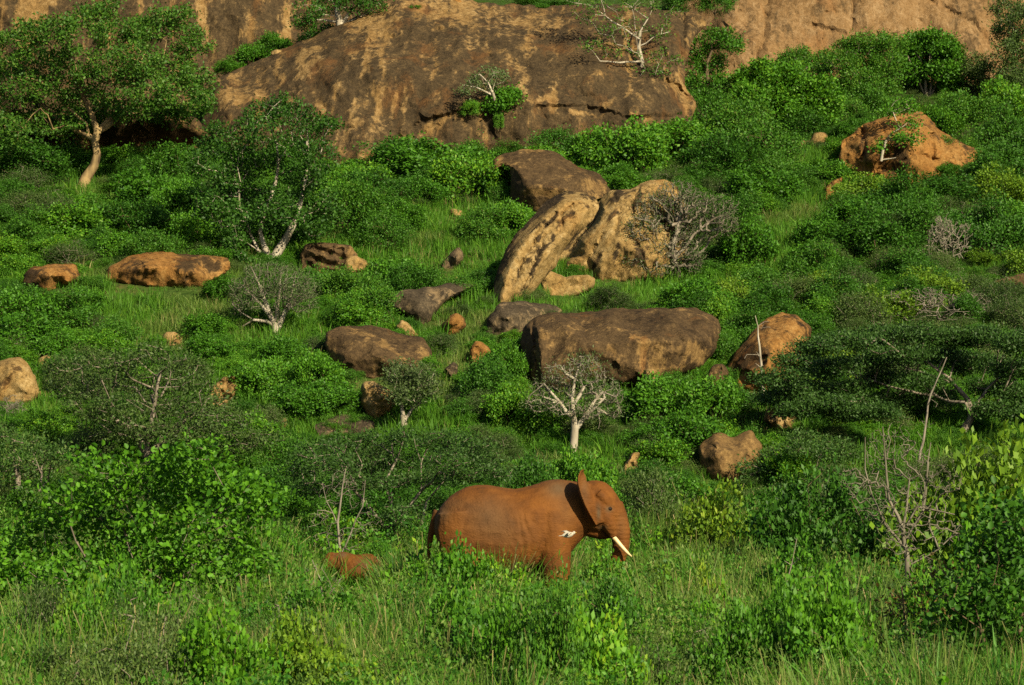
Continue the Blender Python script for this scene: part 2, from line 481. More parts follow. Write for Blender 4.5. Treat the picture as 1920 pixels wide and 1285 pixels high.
# ------------------------------------------------------------------ terrain
def axis(dense0, dense1, step, far0, far1):
    a = list(np.arange(dense0, dense1 + 1e-6, step))
    s, x = step, dense0
    left = []
    while x > far0:
        s *= 1.35; x -= s; left.append(x)
    s, x = step, dense1
    right = []
    while x < far1:
        s *= 1.35; x += s; right.append(x)
    return np.array(left[::-1] + a + right)
gx = axis(-24, 24, 0.5, -500, 500)
gy = axis(26, 150, 0.5, -100, 600)
GX, GY = np.meshgrid(gx, gy)
GZ = terr(GX, GY)
nx, ny = len(gx), len(gy)
I = np.arange(nx * ny).reshape(ny, nx)
Q = np.stack([I[:-1, :-1], I[:-1, 1:], I[1:, 1:], I[1:, :-1]], -1).reshape(-1, 4)
g = obj('hillside_ground', mesh_np('hillside_ground', np.stack([GX, GY, GZ], -1).reshape(-1, 3), Q, mat=ground_mat(), smooth=True))
tag(g, 'green hillside ground rising from the plain to the cliffs', 'ground', kind='structure')

# ------------------------------------------------------------------ rocks
ROCKS = []                                    # (outline px, depth) of all rocks, for keeping plants off them

def in_poly(px, py, poly):
    px = np.asarray(px, float); py = np.asarray(py, float)
    r = np.zeros(px.shape, bool)
    n = len(poly)
    for k in range(n):
        x0, y0 = poly[k][:2]; x1, y1 = poly[(k + 1) % n][:2]
        c = ((y0 > py) != (y1 > py))
        with np.errstate(divide='ignore', invalid='ignore'):
            r ^= c & (px < (x1 - x0) * (py - y0) / (y1 - y0 + 1e-12) + x0)
    return r

def seg_dist(px, py, poly, closed=True):
    d = np.full(np.shape(px), 1e9)
    n = len(poly)
    for k in range(n if closed else n - 1):
        x0, y0 = poly[k][:2]; x1, y1 = poly[(k + 1) % n][:2]
        dx, dy = x1 - x0, y1 - y0
        t = np.clip(((px - x0) * dx + (py - y0) * dy) / (dx * dx + dy * dy + 1e-9), 0, 1)
        d = np.minimum(d, np.hypot(px - x0 - t * dx, py - y0 - t * dy))
    return d

def rock(name, outline, mat, d=None, ctrl=(), T=1.0, R=None, Tb=1.2, step=5.0, ext=22, rough=0.10, fine=0.03, tans=(), steps=(), seed=1, smooth_it=6, strata=0.0, facet=0.0, tan0=0.0, cracks=()):
    """closed rock from its front outline: depths (m, minus = nearer) at outline and inner points make the planes, the rim is rounded, the back is closed"""
    r_ = np.random.default_rng(seed)
    pts = [(p[0], p[1], p[2] if len(p) > 2 else 0.0) for p in outline]
    ys = [p[1] for p in pts]; xs = [p[0] for p in pts]
    y0, y1 = min(ys), max(ys)
    low = max(pts, key=lambda p: p[1])
    if R is None: R = 0.30 * min(max(xs) - min(xs), y1 - y0)
    if d is None:
        d = ground(sum(p[0] for p in pts if p[1] > y1 - 0.3 * (y1 - y0)) / max(1, len([1 for p in pts if p[1] > y1 - 0.3 * (y1 - y0)])), y1).y + 0.45 * T
    ROCKS.append(([(p[0], p[1]) for p in pts], d))
    def drop(y):
        k = np.clip((y - (y0 + 0.55 * (y1 - y0))) / (0.4 * (y1 - y0) + 1e-6), 0, 1)
        return y + ext * k
    coarse = [(x, float(drop(y)), dd) for x, y, dd in pts]
    # smooth the outline (Chaikin), resample
    P = np.array(coarse)
    for _ in range(2):
        Nx = np.roll(P, -1, 0)
        P = np.stack([0.86 * P + 0.14 * Nx, 0.14 * P + 0.86 * Nx], 1).reshape(-1, 3)
    Nx = np.roll(P, -1, 0)
    rim = []
    for a, b in zip(P, Nx):
        m = max(1, int(round(np.hypot(*(b - a)[:2]) / step)))
        for s in range(m): rim.append(a + (b - a) * s / m)
    rim = np.array(rim)
    nz = fbm(np.stack([rim[:, 0] * 0.05, rim[:, 1] * 0.05, 0 * rim[:, 0] + seed], -1), 3, seed)
    cx, cy = rim[:, 0].mean(), rim[:, 1].mean()
    rim[:, :2] += unit(rim[:, :2] - [cx, cy]) * nz[:, None] * min(3.0, 0.035 * (max(xs) - min(xs)) + 0.8)
    nr = len(rim)
    gxx = np.arange(rim[:, 0].min(), rim[:, 0].max(), step); gyy = np.arange(rim[:, 1].min(), rim[:, 1].max(), step)
    A, B = np.meshgrid(gxx, gyy)
    A = A.ravel() + r_.uniform(-.3, .3, A.size) * step; B = B.ravel() + r_.uniform(-.3, .3, B.size) * step
    rl = [tuple(q[:2]) for q in rim]
    ok = in_poly(A, B, rl); A, B = A[ok], B[ok]
    ds = seg_dist(A, B, rl); ok = ds > step * 0.55
    A, B, ds = A[ok], B[ok], ds[ok]
    allp = [Vector(q) for q in rl] + [Vector((x, y)) for x, y in zip(A, B)]
    vo, eo, fo, ov, oe, of = delaunay_2d_cdt(allp, [], [list(range(nr))], 1, 1e-4)
    X = np.array([v.x for v in vo]); Y = np.array([v.y for v in vo])
    # coarse planes
    cp = coarse + [(c[0], float(drop(c[1])), c[2]) for c in ctrl]
    c_v, _, c_f, c_ov, _, _ = delaunay_2d_cdt([Vector(c[:2]) for c in cp], [], [list(range(len(coarse)))], 0, 1e-4)
    cd = np.array([np.mean([cp[k][2] for k in c_ov[i]]) if c_ov[i] else 0.0 for i in range(len(c_v))])
    cxy = np.array([(v.x, v.y) for v in c_v])
    dd = np.full(len(X), np.nan)
    for f in c_f:
        a, b, c = cxy[f[0]], cxy[f[1]], cxy[f[2]]
        den = (b[1] - c[1]) * (a[0] - c[0]) + (c[0] - b[0]) * (a[1] - c[1])
        if abs(den) < 1e-9: continue
        w0 = ((b[1] - c[1]) * (X - c[0]) + (c[0] - b[0]) * (Y - c[1])) / den
        w1 = ((c[1] - a[1]) * (X - c[0]) + (a[0] - c[0]) * (Y - c[1])) / den
        w2 = 1 - w0 - w1
        s = (w0 > -1e-4) & (w1 > -1e-4) & (w2 > -1e-4)
        dd[s] = (w0 * cd[f[0]] + w1 * cd[f[1]] + w2 * cd[f[2]])[s]
    bad = np.isnan(dd)
    if bad.any():
        for i in np.nonzero(bad)[0]:
            k = np.argmin((cxy[:, 0] - X[i]) ** 2 + (cxy[:, 1] - Y[i]) ** 2); dd[i] = cd[k]
    F = np.array([f for f in fo if len(f) == 3])
    E = np.unique(np.sort(np.concatenate([F[:, [0, 1]], F[:, [1, 2]], F[:, [2, 0]]]), 1), axis=0)
    def lap(v, it):
        for _ in range(it):
            s = np.zeros_like(v); c = np.zeros_like(v)
            np.add.at(s, E[:, 0], v[E[:, 1]]); np.add.at(s, E[:, 1], v[E[:, 0]])
            np.add.at(c, E[:, 0], 1); np.add.at(c, E[:, 1], 1)
            v = 0.4 * v + 0.6 * s / np.maximum(c, 1)
        return v
    dd = lap(dd, smooth_it)
    dist = seg_dist(X, Y, rl)
    isrim = dist < 1e-3
    infl = np.sqrt(np.clip(1 - (1 - np.clip(dist / R, 0, 1)) ** 2, 0, 1))
    base = at_np(X, Y, np.full_like(X, d))
    front = dd - T * infl
    for poly, off, wd in steps:                # exfoliation edge: stone below the line lies deeper by off
        pa = np.array(poly, float)
        yl = np.interp(X, pa[:, 0], pa[:, 1])
        s = np.clip((Y - yl) / wd, 0, 1) * np.clip((X - pa[0, 0]) / 25, 0, 1) * np.clip((pa[-1, 0] - X) / 25, 0, 1)
        front = front + off * s
    k = np.minimum(1, dist / (2.2 * step))
    n1 = fbm(base * 0.55 + seed * 7.1, 4, seed)
    n2 = fbm(base * np.array([2.0, 2.0, 0.9]) + seed * 3.3, 3, seed + 9)
    front = front + k * (rough * 2.0 * n1 + rough * 0.35 * n2)
    if facet:                                   # broken planar facets
        cells = r_.uniform(0, 1, (int(30), 2)) * [X.max() - X.min(), Y.max() - Y.min()] + [X.min(), Y.min()]
        gr = r_.normal(0, 1, (30, 2)) * facet / (0.25 * (X.max() - X.min()) + 10)
        j = np.argmin((X[:, None] - cells[None, :, 0]) ** 2 + (Y[:, None] - cells[None, :, 1]) ** 2, 1)
        fc = (X - cells[j, 0]) * gr[j, 0] + (Y - cells[j, 1]) * gr[j, 1]
        front = front + k * lap(np.clip(fc, -facet * .6, facet * .6), 1) * 0.8
    if strata:
        ph = base @ np.array([0.5, 0.2, 0.9]) * 2.4 + 1.5 * n1
        front = front + k * strata * (np.abs((ph % 1) - 0.5) * 2 - 0.5)
    front = front + k * fine * fbm(base * 7.0, 2, seed + 4)
    for poly, dp, wd in cracks:                # narrow clefts
        jit_ = 3.0 * fbm(np.stack([X * .06, Y * .06, 0 * X + seed], -1), 2, seed + 6)
        front = front + k * dp * np.exp(-(seg_dist(X + jit_, Y + jit_, poly, closed=False) / wd) ** 2)
    back = lap(np.where(isrim, dd, dd + 0 * dd), 20) + Tb * infl
    Pf = at_np(X, Y, d + front)
    nb = np.nonzero(~isrim)[0]
    remap = np.arange(len(X)); remap[nb] = len(X) + np.arange(len(nb))
    Pb = at_np(X[nb], Y[nb], d + np.maximum(back[nb], front[nb] + 0.15))
    V = np.concatenate([Pf, Pb])
    # orientation: front faces towards the camera (-Y)
    a, b, c = Pf[F[:, 0]], Pf[F[:, 1]], Pf[F[:, 2]]
    ny_ = np.cross(b - a, c - a)[:, 1]
    Ff = F.copy(); fl = ny_ > 0; Ff[fl] = Ff[fl][:, ::-1]
    Fb = remap[Ff][:, ::-1]
    tan = np.full(len(X), tan0)
    jx = X + 5 * fbm(np.stack([X * .04, Y * .04, X * 0], -1), 3, 3); jy = Y + 5 * fbm(np.stack([X * .04, Y * .04, X * 0 + 9], -1), 3, 4)
    for s in tans:
        dist_s = seg_dist(jx, jy, [(s[0], s[1]), (s[2], s[3])], closed=False)
        tan = tan + s[5] * np.exp(-(dist_s / s[4]) ** 2)
    org = at(low[0], low[1], d)
    o = obj(name, mesh_np(name, V - np.array(org), tris=np.concatenate([Ff, Fb]), mat=mat, smooth=True, attrs={'tan': np.concatenate([tan, tan[nb]])}), loc=org)
    o.data.set_sharp_from_angle(angle=math.radians(38))
    return o

# cliffs ---------------------------------------------------------------
def runs(n, x0, x1, y0, y1, lean, seed):
    """rain-wash streaks running down a face: bared stone (+) and dark stain (-)"""
    r_ = np.random.default_rng(seed); out = []
    for _ in range(n):
        x, y, l = r_.uniform(x0, x1), r_.uniform(y0, y1), r_.uniform(35, 130)
        out.append((x, y, x + lean * l + r_.normal(0, 3), y + l, r_.uniform(2.2, 6.0), float(r_.choice([-.75, -.55, .5, .7]))))
    return out
LEDGE = [(672, 325), (690, 292), (712, 275), (745, 256), (790, 222), (830, 214), (862, 205), (900, 203), (1000, 197), (1090, 196), (1140, 205), (1180, 217), (1235, 213), (1300, 212)]
cA = rock('cliff_dome', [(350, 430, 0.5), (365, 300, 2.5), (382, 215, 3.8), (396, 152, 4.6), (440, 132, 5.4), (520, 98, 5.8), (575, 73, 6.0), (620, 52, 6.3), (668, 33, 6.6), (708, 10, 7.0), (760, -25, 7.6), (830, -10, 7.6), (900, 6, 7.2), (1040, 12, 7.0), (1110, 6, 7.0), (1190, 10, 6.6), (1262, 22, 6.4), (1310, 22, 6.2), (1326, 46, 5.6), (1300, 74, 4.8), (1285, 110, 3.8), (1284, 165, 2.6), (1306, 188, 2.0), (1300, 218, 1.6), (1290, 270, 1.2), (1270, 380, 0.5), (900, 420, -0.4), (600, 440, -0.4)],
     M_cliff, d=117.6, ctrl=[(450, 300, 0.6), (450, 200, 2.6), (520, 150, 3.8), (620, 320, -0.3), (620, 200, 1.0), (620, 110, 3.6), (700, 270, -0.4), (700, 130, 2.0), (720, 60, 4.8), (820, 250, -0.3), (850, 140, 1.3), (880, 60, 4.2), (1000, 240, -0.2), (1000, 150, 1.2), (1000, 70, 3.8), (1120, 240, -0.1), (1120, 140, 1.6), (1120, 60, 4.6), (1230, 230, 0.2), (1220, 160, 1.6), (1220, 80, 4.0), (1270, 150, 2.0)],
     T=0.6, R=40, Tb=3.0, step=5.0, ext=0, rough=0.16, fine=0.05, smooth_it=14, seed=3, steps=[(LEDGE, 0.22, 4)], cracks=[([(690, 80), (780, 60), (840, 55)], .18, 4), ([(1240, 150), (1262, 158), (1290, 180)], .35, 4), ([(1283, 30), (1278, 100), (1284, 150)], .3, 5), ([(905, 215), (930, 262)], .2, 4), ([(400, 175), (480, 140), (560, 100)], .2, 5), ([(640, 240), (690, 238)], .12, 3), ([(1235, 60), (1250, 120), (1248, 150)], .2, 4), ([(830, 25), (900, 45), (960, 40)], .16, 4)],
     tans=[(690, 300, 860, 214, 11, .75), (700, 300, 720, 280, 18, .55), (800, 240, 812, 265, 12, .5), (900, 230, 915, 262, 9, .6), (690, 110, 700, 180, 9, .55), (700, 180, 712, 210, 6, .5), (560, 105, 700, 45, 22, .35), (700, 30, 850, 12, 30, .65), (850, 30, 1050, 40, 22, .45), (400, 190, 470, 150, 26, .35), (420, 200, 560, 130, 22, .3), (540, 190, 556, 165, 7, .45), (572, 130, 592, 115, 9, .5), (598, 200, 606, 218, 9, .95), (615, 160, 620, 164, 9, .7), (790, 110, 798, 108, 8, .6), (655, 225, 662, 232, 10, .6), (960, 145, 965, 118, 12, .75), (960, 100, 1000, 70, 14, .35), (1000, 187, 1040, 186, 6, .7), (1050, 205, 1120, 218, 5, .7), (1130, 195, 1190, 218, 6, .7), (1215, 225, 1240, 240, 14, .75), (1255, 150, 1292, 195, 13, .9), (1120, 90, 1150, 85, 10, .5), (880, 60, 900, 110, 14, .25), (690, 90, 740, 60, 18, .45), (1270, 45, 1335, 40, 18, .35), (640, 300, 650, 310, 16, .4)] + runs(70, 420, 1280, 0, 200, -.10, 5),)
tag(cA, 'broad dark brown granite dome with ochre streaks above the green slope', 'cliff', kind='structure')
cL = rock('cliff_wall', [(-160, 330, 0), (-160, -260, 4.5), (820, -260, 5), (800, -60, 3), (760, 120, 1), (700, 330, 0)], M_cliff, d=126.5,
     ctrl=[(0, 200, 0), (200, 200, -.3), (400, 200, 0), (0, 0, 1.6), (200, 0, 1.2), (400, 0, 1.6), (560, 0, 2.2), (560, 120, .6)], T=0.6, R=50, Tb=4, step=6.5, ext=0, rough=0.16, fine=0.06, seed=8,
     tans=[(5, 0, 2, 60, 9, .8), (60, 0, 45, 70, 26, .85), (45, 40, 90, 10, 24, .6), (50, 90, 70, 80, 16, .5), (265, 0, 262, 25, 5, .8), (298, 0, 293, 18, 5, .6), (375, 0, 373, 40, 7, .95), (385, 0, 378, 50, 6, .8), (495, 0, 475, 40, 7, .5), (540, 0, 535, 75, 9, .75), (560, 0, 545, 60, 9, .5), (510, 68, 500, 75, 14, .5), (440, 62, 470, 60, 12, .35), (335, 18, 350, 24, 7, .55)] + runs(50, -40, 640, -60, 110, -.04, 6))
tag(cL, 'streaked granite wall behind the large spreading tree', 'cliff', kind='structure')
cC = rock('cliff_overhang', [(-140, 430, 0), (-140, 235, -.5), (40, 222, -.7), (180, 214, -.8), (300, 208, -.6), (375, 222, 0.2), (415, 285, .6), (432, 370, .4), (400, 430, 0)], M_brown, d=117.2,  # forward lean of the top is added to shade the hollow
     ctrl=[(60, 300, 1.1), (200, 290, 1.4), (320, 280, 1.1), (100, 350, .5), (250, 345, .6), (350, 345, .2)], T=0.5, R=25, Tb=3, step=6, ext=0, rough=0.2, fine=0.06, seed=12, facet=.5,
     tans=[(300, 335, 390, 320, 16, .35), (30, 345, 110, 348, 9, .7), (200, 350, 260, 345, 8, .55)])
tag(cC, 'low shaded overhanging rock behind the trunk of the spreading tree', 'cliff', kind='structure')
cR = rock('cliff_slab', [(1262, 300, 1), (1262, 195, 1.6), (1262, 135, 2.2), (1268, 62, 3.4), (1275, -20, 4.6), (1275, -260, 8), (2060, -260, 7), (2060, 300, 0), (1700, 320, -.5)], M_cliffp, d=131.5,
     ctrl=[(1330, 190, .1), (1352, 120, .7), (1374, 50, 1.7), (1388, -20, 2.8), (1325, 50, 3.2), (1310, 120, 2.0), (1420, 190, -.4), (1600, 190, -.5), (1800, 190, 0), (1450, 60, 1.4), (1600, 60, 1.3), (1800, 60, 1.6), (1600, -60, 3), (1870, 60, 2.2)], T=0.5, R=40, Tb=4, step=5.5, ext=0, rough=0.16, fine=0.06, seed=21, facet=.3, cracks=[([(1440, 0), (1430, 80), (1400, 150)], .3, 5), ([(1600, 0), (1595, 60)], .2, 4), ([(1500, 40), (1620, 75), (1760, 60)], .15, 4), ([(1480, 100), (1620, 120)], .12, 4), ([(1700, -20), (1820, 40), (1870, 100)], .2, 5)],
     tans=[(1700, 20, 1720, 70, 60, .22), (1480, 30, 1560, 100, 40, .12)] + runs(45, 1360, 1900, -60, 120, -.12, 7))
tag(cR, 'pale tan sloping granite slab above the bushes', 'cliff', kind='structure')

# boulders --------------------------------------------------------------
def boulder(label, outline, mat, **k):
    k['facet'] = k.get('facet', .16) * 1.15
    k['T'] = k.get('T', .4) * .8
    o = rock('boulder', outline, mat, **k)
    return tag(o, label, 'boulder')

LAND = []     # (phrase, world xy)
def land(phrase, o):
    LAND.append((phrase, Vector(o.location)))
    return o

b1 = boulder('smooth brown-topped boulder with pale broken front, above the cracked leaning slabs', [(922, 320, .8), (927, 297, 1.2), (949, 287, 1.5), (970, 280, 1.8), (1025, 280, 2.0), (1052, 291, 2.0), (1076, 309, 1.8), (1121, 325, 1.6), (1138, 339, 1.2), (1143, 356, .8), (1121, 366, 0.2), (1056, 380, -.2), (1015, 398, -.3), (1001, 402, -.2), (990, 386, -.2), (956, 384, .2), (958, 345, .3), (960, 318, .5), (945, 308, .8)], M_brown,
    ctrl=[(964, 315, .2), (1000, 310, .4), (990, 345, -1.0), (1056, 352, -.9), (1090, 335, -.1), (1010, 372, -.7), (1050, 315, .6)], T=.2, R=8, Tb=1.5, step=3.4, seed=31, rough=.05, smooth_it=1,
    tans=[(985, 360, 1040, 362, 9, .85), (1000, 385, 1005, 400, 9, .9), (1040, 365, 1046, 380, 8, .8), (1100, 345, 1135, 348, 12, .6), (990, 283, 1020, 281, 4, .6), (925, 318, 935, 296, 6, .7)])
land('brown-topped boulder', b1)
b2 = boulder('tall ochre slab leaning over a dark diagonal crack', [(926, 566, .5), (923, 545, .7), (929, 508, 1.2), (945, 473, 1.7), (975, 430, 2.3), (1002, 400, 2.8), (1030, 374, 3.2), (1060, 358, 3.4), (1094, 359, 3.1), (1116, 371, 2.8), (1123, 392, 2.5), (1112, 413, 2.1), (1085, 438, 1.8), (1060, 467, 1.5), (1035, 499, 1.1), (1008, 525, .7), (985, 549, .4), (956, 569, .2), (938, 573, .2)], M_tan,
    d=None, ctrl=[(938, 545, -.1), (948, 512, .1), (968, 475, .45), (994, 440, .9), (1022, 408, 1.35), (1056, 378, 1.9), (1088, 376, 2.0), (1104, 392, 1.75), (1078, 420, 1.2), (1050, 452, .85), (1015, 490, .45), (985, 525, .1), (1035, 430, 1.15), (1000, 470, .75)], T=.12, R=5, Tb=.6, step=3.2, seed=33, rough=.06, fine=.04, smooth_it=1, strata=.03, facet=.10, tan0=.10,
    cracks=[([(1040, 400), (1000, 450), (960, 540)], .14, 3), ([(1075, 385), (1052, 400), (1056, 425)], .16, 3), ([(1022, 440), (1000, 500), (975, 545)], .12, 3)],
    tans=[(1075, 375, 1090, 420, 12, .5), (1060, 440, 1030, 490, 9, .4), (985, 500, 960, 560, 5, .6), (1000, 460, 975, 500, 4, .5), (945, 540, 932, 560, 8, .55), (962, 440, 926, 520, 13, -.9), (1040, 368, 985, 422, 11, -.8), (1000, 500, 1020, 460, 6, -.5), (1070, 362, 1110, 372, 6, -.3), (1048, 400, 1010, 450, 4, -.8), (1010, 450, 972, 520, 4, -.8), (1040, 440, 1000, 510, 4, -.7), (1070, 400, 1050, 430, 4, -.6), (1030, 430, 985, 490, 4, .5)])
land('leaning ochre slab', b2)
b3 = boulder('pale ochre slab propped beside the diagonal crack under grey dead branches', [(1005, 516, 1.3), (1030, 482, 1.4), (1060, 440, 1.5), (1092, 398, 1.7), (1126, 372, 1.7), (1150, 355, 1.5), (1188, 354, 1.5), (1214, 338, 1.7), (1242, 334, 1.8), (1275, 352, 1.6), (1296, 420, 1.0), (1286, 478, .4), (1245, 506, .1), (1196, 506, .0), (1150, 519, -.1), (1122, 524, -.1), (1108, 508, .3), (1062, 502, .9)], M_tan,
    ctrl=[(1054, 497, .50), (1069, 479, .30), (1097, 447, .2), (1120, 421, .3), (1132, 397, .5), (1047, 493, 1.4), (1062, 475, 1.4), (1090, 442, 1.5), (1112, 416, 1.6), (1126, 391, 1.6), (1150, 400, .3), (1190, 375, .7), (1150, 450, -.4), (1125, 490, -.3), (1200, 470, -.7), (1240, 430, .1), (1100, 470, .1), (1180, 500, -.4)], T=.12, R=5, Tb=1.0, step=3.2, seed=35, rough=.06, fine=.04, smooth_it=1, strata=.03, facet=.12, tan0=.1,
    cracks=[([(1205, 345), (1190, 375), (1185, 400)], .25, 3), ([(1150, 360), (1165, 400), (1150, 430)], .12, 4), ([(1130, 440), (1100, 490)], .12, 3), ([(1175, 420), (1200, 470), (1205, 500)], .14, 4)],
    tans=[(1150, 430, 1140, 500, 16, .5), (1105, 470, 1130, 440, 8, .4), (1200, 480, 1225, 490, 10, -.35), (1170, 370, 1160, 400, 12, -.25), (1250, 400, 1270, 470, 26, -.5), (1050, 470, 1110, 395, 9, -.8), (1165, 440, 1150, 515, 5, -.7), (1185, 440, 1205, 500, 6, -.6), (1130, 470, 1115, 505, 4, -.6), (1160, 365, 1140, 410, 7, -.6), (1175, 410, 1168, 470, 10, .5), (1200, 360, 1185, 400, 5, -.7)])  # stroke along the diagonal crack paints the shadow in its recess
land('propped slab', b3)
b4 = boulder('small orange-tan block lying in grass below the leaning slabs', [(1013, 554), (1014, 514), (1030, 507), (1060, 518), (1104, 515), (1117, 523), (1114, 537), (1090, 545), (1052, 553)], M_tan, T=.5, R=9, Tb=.8, step=3.5, seed=37, rough=.06, tan0=.25, ext=12, facet=.2)
land('orange-tan block', b4)
b5 = boulder('low grey whaleback boulder with a pale streaked crest', [(714, 564), (740, 547, .4), (771, 542, .8), (812, 537, 1.1), (853, 530, 1.6), (900, 533, 1.8), (860, 552, .9), (828, 571, .3), (803, 598, 0), (784, 605, -.2), (774, 592, -.2), (757, 585, -.1), (728, 573)], M_grey, ctrl=[(780, 560, -.2), (790, 580, -.5), (830, 548, .5)], T=.5, R=14, step=3.6, seed=39, rough=.06, ext=14, tans=[(812, 548, 826, 565, 8, .4), (735, 560, 745, 550, 8, .35)])
land('whaleback boulder', b5)
b6 = boulder('small pointed grey rock with pale tip standing in bright grass', [(827, 492), (839, 478), (860, 463), (867, 472), (870, 486), (853, 499), (833, 505)], M_grey, ctrl=[(856, 480, -.4)], T=.25, R=8, Tb=.5, step=2.8, seed=41, rough=.05, ext=8, smooth_it=1, tans=[(856, 470, 862, 490, 6, .45)])
b7 = boulder('small brown wedge rock between two grey boulders', [(823, 610), (839, 595), (857, 583), (869, 595), (875, 610), (860, 620), (843, 628), (831, 619)], M_orange, ctrl=[(850, 600, -.45)], T=.2, R=8, Tb=.5, step=2.8, seed=43, rough=.05, ext=10, smooth_it=1, tans=[(835, 600, 838, 618, 8, -.4)])  # minus stroke paints the shade of the left face
b8 = boulder('flat grey boulder touching the end of the long whale-backed boulder', [(905, 620), (915, 599), (932, 575, .3), (942, 566, .6), (998, 566, 1.2), (1036, 571, 1.5), (1056, 582, 1.3), (1040, 600, .6), (1003, 606, .2), (984, 614), (949, 624)], M_grey, ctrl=[(945, 590, -.4), (990, 585, .1)], T=.4, R=11, step=3.4, seed=45, rough=.07, ext=14, tans=[(1020, 582, 1026, 590, 5, .6), (935, 570, 950, 568, 4, .4)])
b9 = boulder('long rounded brown boulder, the largest lying on the grass slope', [(977, 640, 1.2), (984, 610, 1.4), (1001, 596, 1.4), (1032, 587, 1.6), (1087, 587, 1.9), (1156, 580, 2.3), (1224, 577, 2.5), (1300, 578, 2.6), (1326, 585, 2.4), (1347, 602, 2.2), (1350, 628, 1.8), (1342, 660, 1.0), (1300, 690, .5), (1230, 706, .1), (1150, 712, -.1), (1060, 722, -.1), (1012, 727, 0), (990, 729, .6), (978, 695, 1.0)], M_brown,
    ctrl=[(1012, 625, -.2), (1060, 610, .2), (1015, 690, -.5), (1100, 650, -.7), (1200, 640, -.5), (1290, 635, -.1), (1150, 605, .5), (1260, 600, .7), (1320, 640, .6), (1200, 690, -.6), (1000, 640, .3), (1000, 700, .2)], T=.5, R=16, Tb=2.2, step=4, seed=47, rough=.07, ext=18, smooth_it=2, cracks=[([(1000, 605), (1006, 660), (1003, 725)], .25, 3), ([(1060, 612), (1120, 605), (1200, 612)], .08, 4), ([(1230, 590), (1280, 640)], .07, 4)],
    tans=[(1018, 630, 1015, 615, 6, .55), (1180, 610, 1200, 640, 14, .3), (1300, 655, 1310, 668, 14, .55), (1145, 652, 1152, 660, 7, .6), (988, 600, 990, 720, 9, -.5), (1005, 640, 1003, 720, 4, .35)])  # minus stroke down the left end paints its shaded face
land('long brown boulder', b9)
b10 = boulder('rounded brown boulder with pale tail beside small grey tree', [(607, 640, .6), (612, 620, .9), (640, 610, 1.4), (690, 611, 1.8), (730, 619, 1.8), (772, 630, 1.5), (796, 633, 1.3), (806, 652, .9), (814, 682, .5), (812, 694, .3), (770, 703, 0), (700, 703, -.1), (662, 698, 0), (645, 704, .2), (637, 706, .3), (624, 682, .5), (612, 657, .6)], M_brown, ctrl=[(645, 632, .2), (700, 640, 0), (650, 668, -.4), (720, 670, -.7), (780, 670, -.2)], T=.4, R=14, Tb=1.6, step=3.6, seed=49, rough=.07, ext=16, tans=[(720, 640, 750, 665, 5, .55), (625, 665, 640, 700, 7, .75), (640, 618, 690, 628, 9, .3), (795, 660, 810, 690, 5, .4)])
land('pale-tailed boulder', b10)
b11 = boulder('small bright ochre slab poking up behind the rounded boulder', [(742, 613), (753, 600), (777, 616), (795, 634), (778, 636), (757, 630)], M_tan, T=.25, R=8, Tb=.4, step=2.8, seed=51, rough=.05, ext=8, tan0=.35)
b12 = boulder('small upright orange rock standing in grass beside a leafy bush', [(880, 657), (891, 640), (901, 640), (918, 650), (922, 661), (908, 670), (896, 686), (884, 682)], M_orange, T=.3, R=8, Tb=.4, step=2.8, seed=53, rough=.06, ext=8, facet=.15, tan0=.2)
b13 = boulder('little dark upright stone with pale foot in open grass', [(831, 692), (850, 678), (858, 684), (857, 705), (850, 717), (845, 704)], M_grey, T=.2, R=7, Tb=.3, step=2.6, seed=55, rough=.04, ext=7, tans=[(852, 705, 851, 716, 5, .6)])
b14 = boulder('bright tan rounded boulder behind the small grey tree', [(676, 730), (685, 717), (702, 713), (720, 725), (740, 736), (745, 754), (727, 769), (710, 784), (698, 785), (687, 769), (678, 750)], M_tan, T=.5, R=14, Tb=.8, step=3.2, seed=57, rough=.06, ext=10, tan0=.75, ctrl=[(715, 745, -.3)])
land('round tan boulder', b14)
b15 = boulder('low flat grey slab nearly buried in green bushes', [(582, 800), (610, 786, .4), (650, 779, .8), (690, 783, .8), (702, 793, .4), (698, 806), (640, 818), (592, 813)], M_grey, T=.4, R=12, step=3.4, seed=59, rough=.05, ext=10)
b16 = boulder('upright tan block beneath the long brown boulder', [(1187, 748), (1203, 729), (1206, 696), (1224, 690), (1240, 722), (1238, 738), (1221, 753), (1192, 754)], M_tan, T=.3, R=8, Tb=.6, step=3, seed=61, rough=.06, ext=10, tan0=.05, ctrl=[(1222, 720, -.3)])
b17 = boulder('steep rust-orange boulder with shaded lower flank beside spreading acacia', [(1354, 706, .6), (1363, 681, .8), (1384, 654, 1.1), (1411, 623, 1.4), (1439, 595, 1.7), (1466, 586, 1.8), (1494, 590, 1.8), (1521, 609, 1.8), (1522, 640, 1.5), (1510, 680, .8), (1490, 715, .2), (1432, 724, -.1), (1377, 726, 0), (1360, 718, .3)], M_orange, ctrl=[(1400, 660, .1), (1440, 640, -.3), (1440, 690, -.9), (1390, 700, -.3), (1475, 620, .5), (1490, 650, .1)], T=.22, R=7, Tb=1.6, step=3.3, seed=63, rough=.08, ext=16, facet=.35, smooth_it=1, tans=[(1410, 660, 1390, 700, 15, -.7), (1460, 605, 1500, 620, 20, .2), (1372, 715, 1390, 712, 8, .5)])  # minus stroke puts shade into the colour of the left flank
land('rust-orange boulder', b17)
b18 = boulder('small dark brown rock against foot of the rust-orange boulder', [(1317, 733), (1322, 702), (1336, 686), (1358, 680), (1368, 700), (1352, 722), (1330, 740)], M_brown, T=.35, R=10, Tb=.6, step=3.2, seed=65, rough=.04, ext=10)
